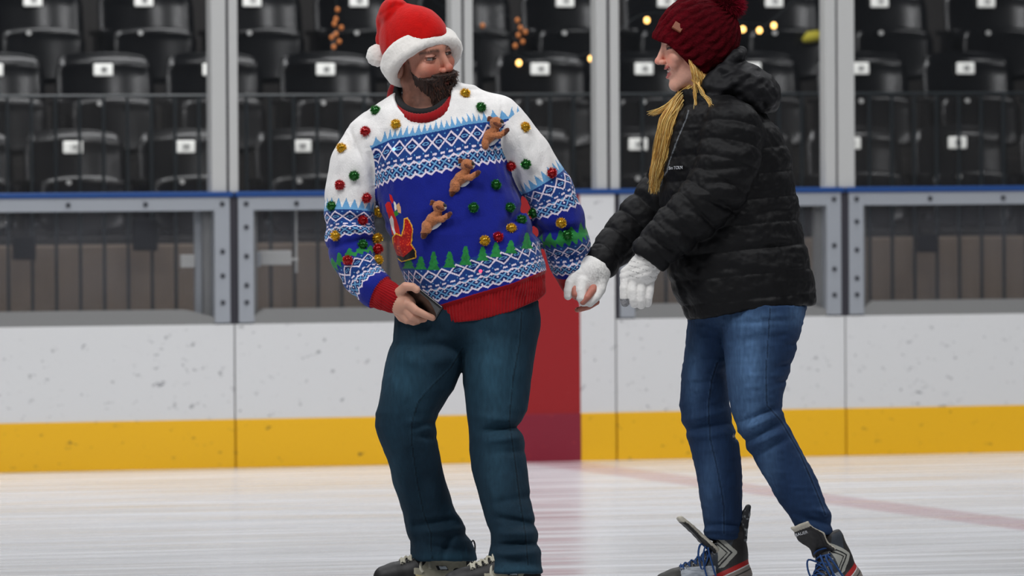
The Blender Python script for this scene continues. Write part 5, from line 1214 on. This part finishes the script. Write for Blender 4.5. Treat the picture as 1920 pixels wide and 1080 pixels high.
def wcol(q):
    c = np.tile(L(30, 28, 28), (len(q), 1)); x, y, z = q.T
    c *= (1 + .2 * noise(q, (.5, .5, .2)))[:, None]
    c[(np.abs(x + .5 * z - 10.6) < 2.2) & (z > 13.6) & (z < 25) & (np.abs(y) > 1.5)] = L(46, 52, 60)
    m = (x > 3) & (x < 14.3) & (z > 11.0 + .2 * (8 - x)) & (z < 14.8) & (np.abs(y) > 1.2); c[m] = L(150, 156, 164) * (1 + .35 * noise(q[m], (.9, .9, .3)))[:, None]
    u = x - 0; tri_ = (x < 2.2) & (x > -3.2) & (z > 14 + .15 * (2 - x)) & (np.abs(z - 18.2) < (x + 3.4) * 1.0)
    c[tri_ & (np.abs(y) > 1)] = L(150, 150, 142)
    gv = tri_ & ((np.abs(np.abs(z - 18.2) - (x + 1.6)) < .3) | (np.abs(np.abs(z - 18.2) - (x + .4)) < .22)) & (np.abs(y) > 1); c[gv] = L(20, 20, 22)
    st = 14.2 - .40 * (x + 5)
    c[(np.abs(z - st - .6) < .75) & (x > -9) & (x < 8)] = L(150, 18, 18)
    c[(z < st - .25) & (x < 9)] = L(120, 112, 106)
    c[(np.abs(z - st + .2) < .14) & (x < 8)] = L(190, 190, 190)
    c[(np.abs(z - st + 1.6) < .2) & (x < 3)] = L(50, 48, 46)
    c[(x > 13.6)] = L(24, 23, 18); c[(x > 12.8) & (x < 13.6) & (z > 11)] = L(18, 18, 18)
    c[(z < 8.4)] = L(24, 24, 26)
    return c
def wtongue(q, tp):
    x, y, z = q.T; c = np.tile(L(20, 18, 18), (len(q), 1)); xs_ = np.array([p[0] for p in tp]); zs_ = np.array([p[2] for p in tp]); back = x < np.interp(z, zs_, xs_) - .15; 
    c[back | (z > zs_[-1] - 1.0)] = L(176, 170, 156); return c * (1 + .12 * noise(q, .35))[:, None]
def mcol(q):
    x, y, z = q.T; c = np.tile(L(20, 19, 20), (len(q), 1))
    gr = (x > -5.2) & (x < 9.5) & (z > 10.2 + .02 * (x - 2) ** 2) & (z > 9.3 + .75 * (-1.0 - x)); gr &= ~((x < -1.5) & (z < 12.6 - 0.9 * (x + 1.5)) & (z < 13))
    gr &= z < 14.6 + (6 - x).clip(-1.6, 10)
    c[gr] = L(150, 146, 128) * (1 + .1 * noise(q[gr], .6))[:, None]
    lg = (np.abs(x - 1.6 - .5 * (z - 13)) < 1.5) & (np.abs(z - 13.0) < .62) & (np.abs(y) > 2); c[lg] = L(30, 30, 34)
    lg = (np.abs(x - 1.3 - .5 * (z - 13)) < 1.0) & (np.abs(z - 13.0) < .4) & (np.abs(y) > 2); c[lg] = L(206, 214, 220)
    c[(x > -2) & (x < 9) & (np.abs(z - 10.1 - .02 * (x - 2) ** 2) < .22)] = L(190, 176, 130)
    return c
T_ = 26.5
wloops = [[(3.6, 2.4, 19.5), (5.6, 3.4, 20.2), (6.4, 4.2, 16), (5.4, 4.4, 10.5), (4.6, 4.6, 6.0)], [(3.6, 2.2, 19.5), (4.8, 3.8, 19.8), (4.2, 4.6, 16), (3.0, 4.8, 11), (2.0, 4.8, 7.0)],
          [(4.4, 1, 19.3), (6.6, 2.6, 21), (7.6, 3.4, 18), (6.8, 3.6, 13.8), (5.0, 3.4, 17.2), (4.2, 1.6, 19.2)], [(4.4, -1, 19.3), (6.2, -2.6, 21), (7.0, -3.4, 18), (6.4, -3.4, 14.4), (5.0, -2.8, 17.2), (4.2, -1.4, 19.2)],
          [(3.4, -2.6, 18.2), (4.9, 0, 19.0), (3.4, 2.8, 18.4)], [(3.0, -3, 19.8), (4.4, 0, 20.6), (2.8, 3, 20.2)], [(2.6, -3, 21.8), (3.8, 0, 22.4), (2.4, 3, 22.2)]]
WSTY = dict(tp=lambda t: [(2.6, 0, t - 7.5, 1.0), (6, 0, t - 4, 1.0), (9, 0, t - .8, .8), (12.0, 0, t + 2.0, .6)], top=T_, col=wcol, hold=m_hold, tongue=True, tonguecol=wtongue, lr=.21, eye=m_eye, lace=m_lace_b, loops=wloops, extra=[])
# far foot (toe to the left) and near foot (toe towards us, heel raised)
def ground_top(x, z, gy=1154, s=6.7): return gy + .0655 * z - T_ * s
B1, F1, _ = skate(wom, (1355, ground_top(1362, -52) + 8, -52), 6, 3, 0, WSTY)
B2, F2, _ = skate(wom, (1538, 1000, 64), 52, 16, -16, dict(WSTY, guard=False, tp=lambda t: [(1.6, 0, t - 5, 1.0), (3.6, 0, t - .5, .9), (6.0, 0, t + 2.6, .7), (6.8, 0, t + 4.2, .6)]))
p_ = F2([(5.2, 0, 28)])[0]
text_fig('BAUER', p_[0] - 22, p_[1] + 6, p_[2] + 16, 8, 16, m_ltr, B2, 'tongue_lettering')
mloops = []
def plate_(q): q.tube(spline([(-7.0, 0, 13.5), (-7.9, 0, 15.6), (-8.1, 0, 19.3), (-7.5, 0, 20.6), (-7.0, 0, 19.3), (-6.9, 0, 16.4), (-7.2, 0, 14)], 24), .22, 6)
MSTY = dict(top=22., col=mcol, hold=m_hold_b, tongue=False, tonguecol=None, lr=.36, eye=m_dark, lace=m_lace_w, loops=[[(5.6, -2, 15.2), (7.0, .4, 15.8), (8.6, 2.2, 14.6), (9.4, 3.2, 13.6)], [(6.2, 2, 15.2), (7.2, 3, 14.8), (7.6, 4.0, 12.8), (7.0, 4.3, 11.8)], [(4.4, 2.4, 15.4), (5.0, 3.5, 14.2), (5.0, 4.1, 12.8)]], extra=[('heel_loop', plate_, m_dark)])
B3, F3, _ = skate(man, (836, 1154 - .0655 * 58 - 22 * 6.8 + 3, -58), 8, 0, 0, MSTY, s=6.8)
B4, F4, _ = skate(man, (964, 1154 + .0655 * 142 - 20.5 * 6.8, 142), 14, 0, 0, dict(MSTY, top=20.5, extra=[]), s=6.8)
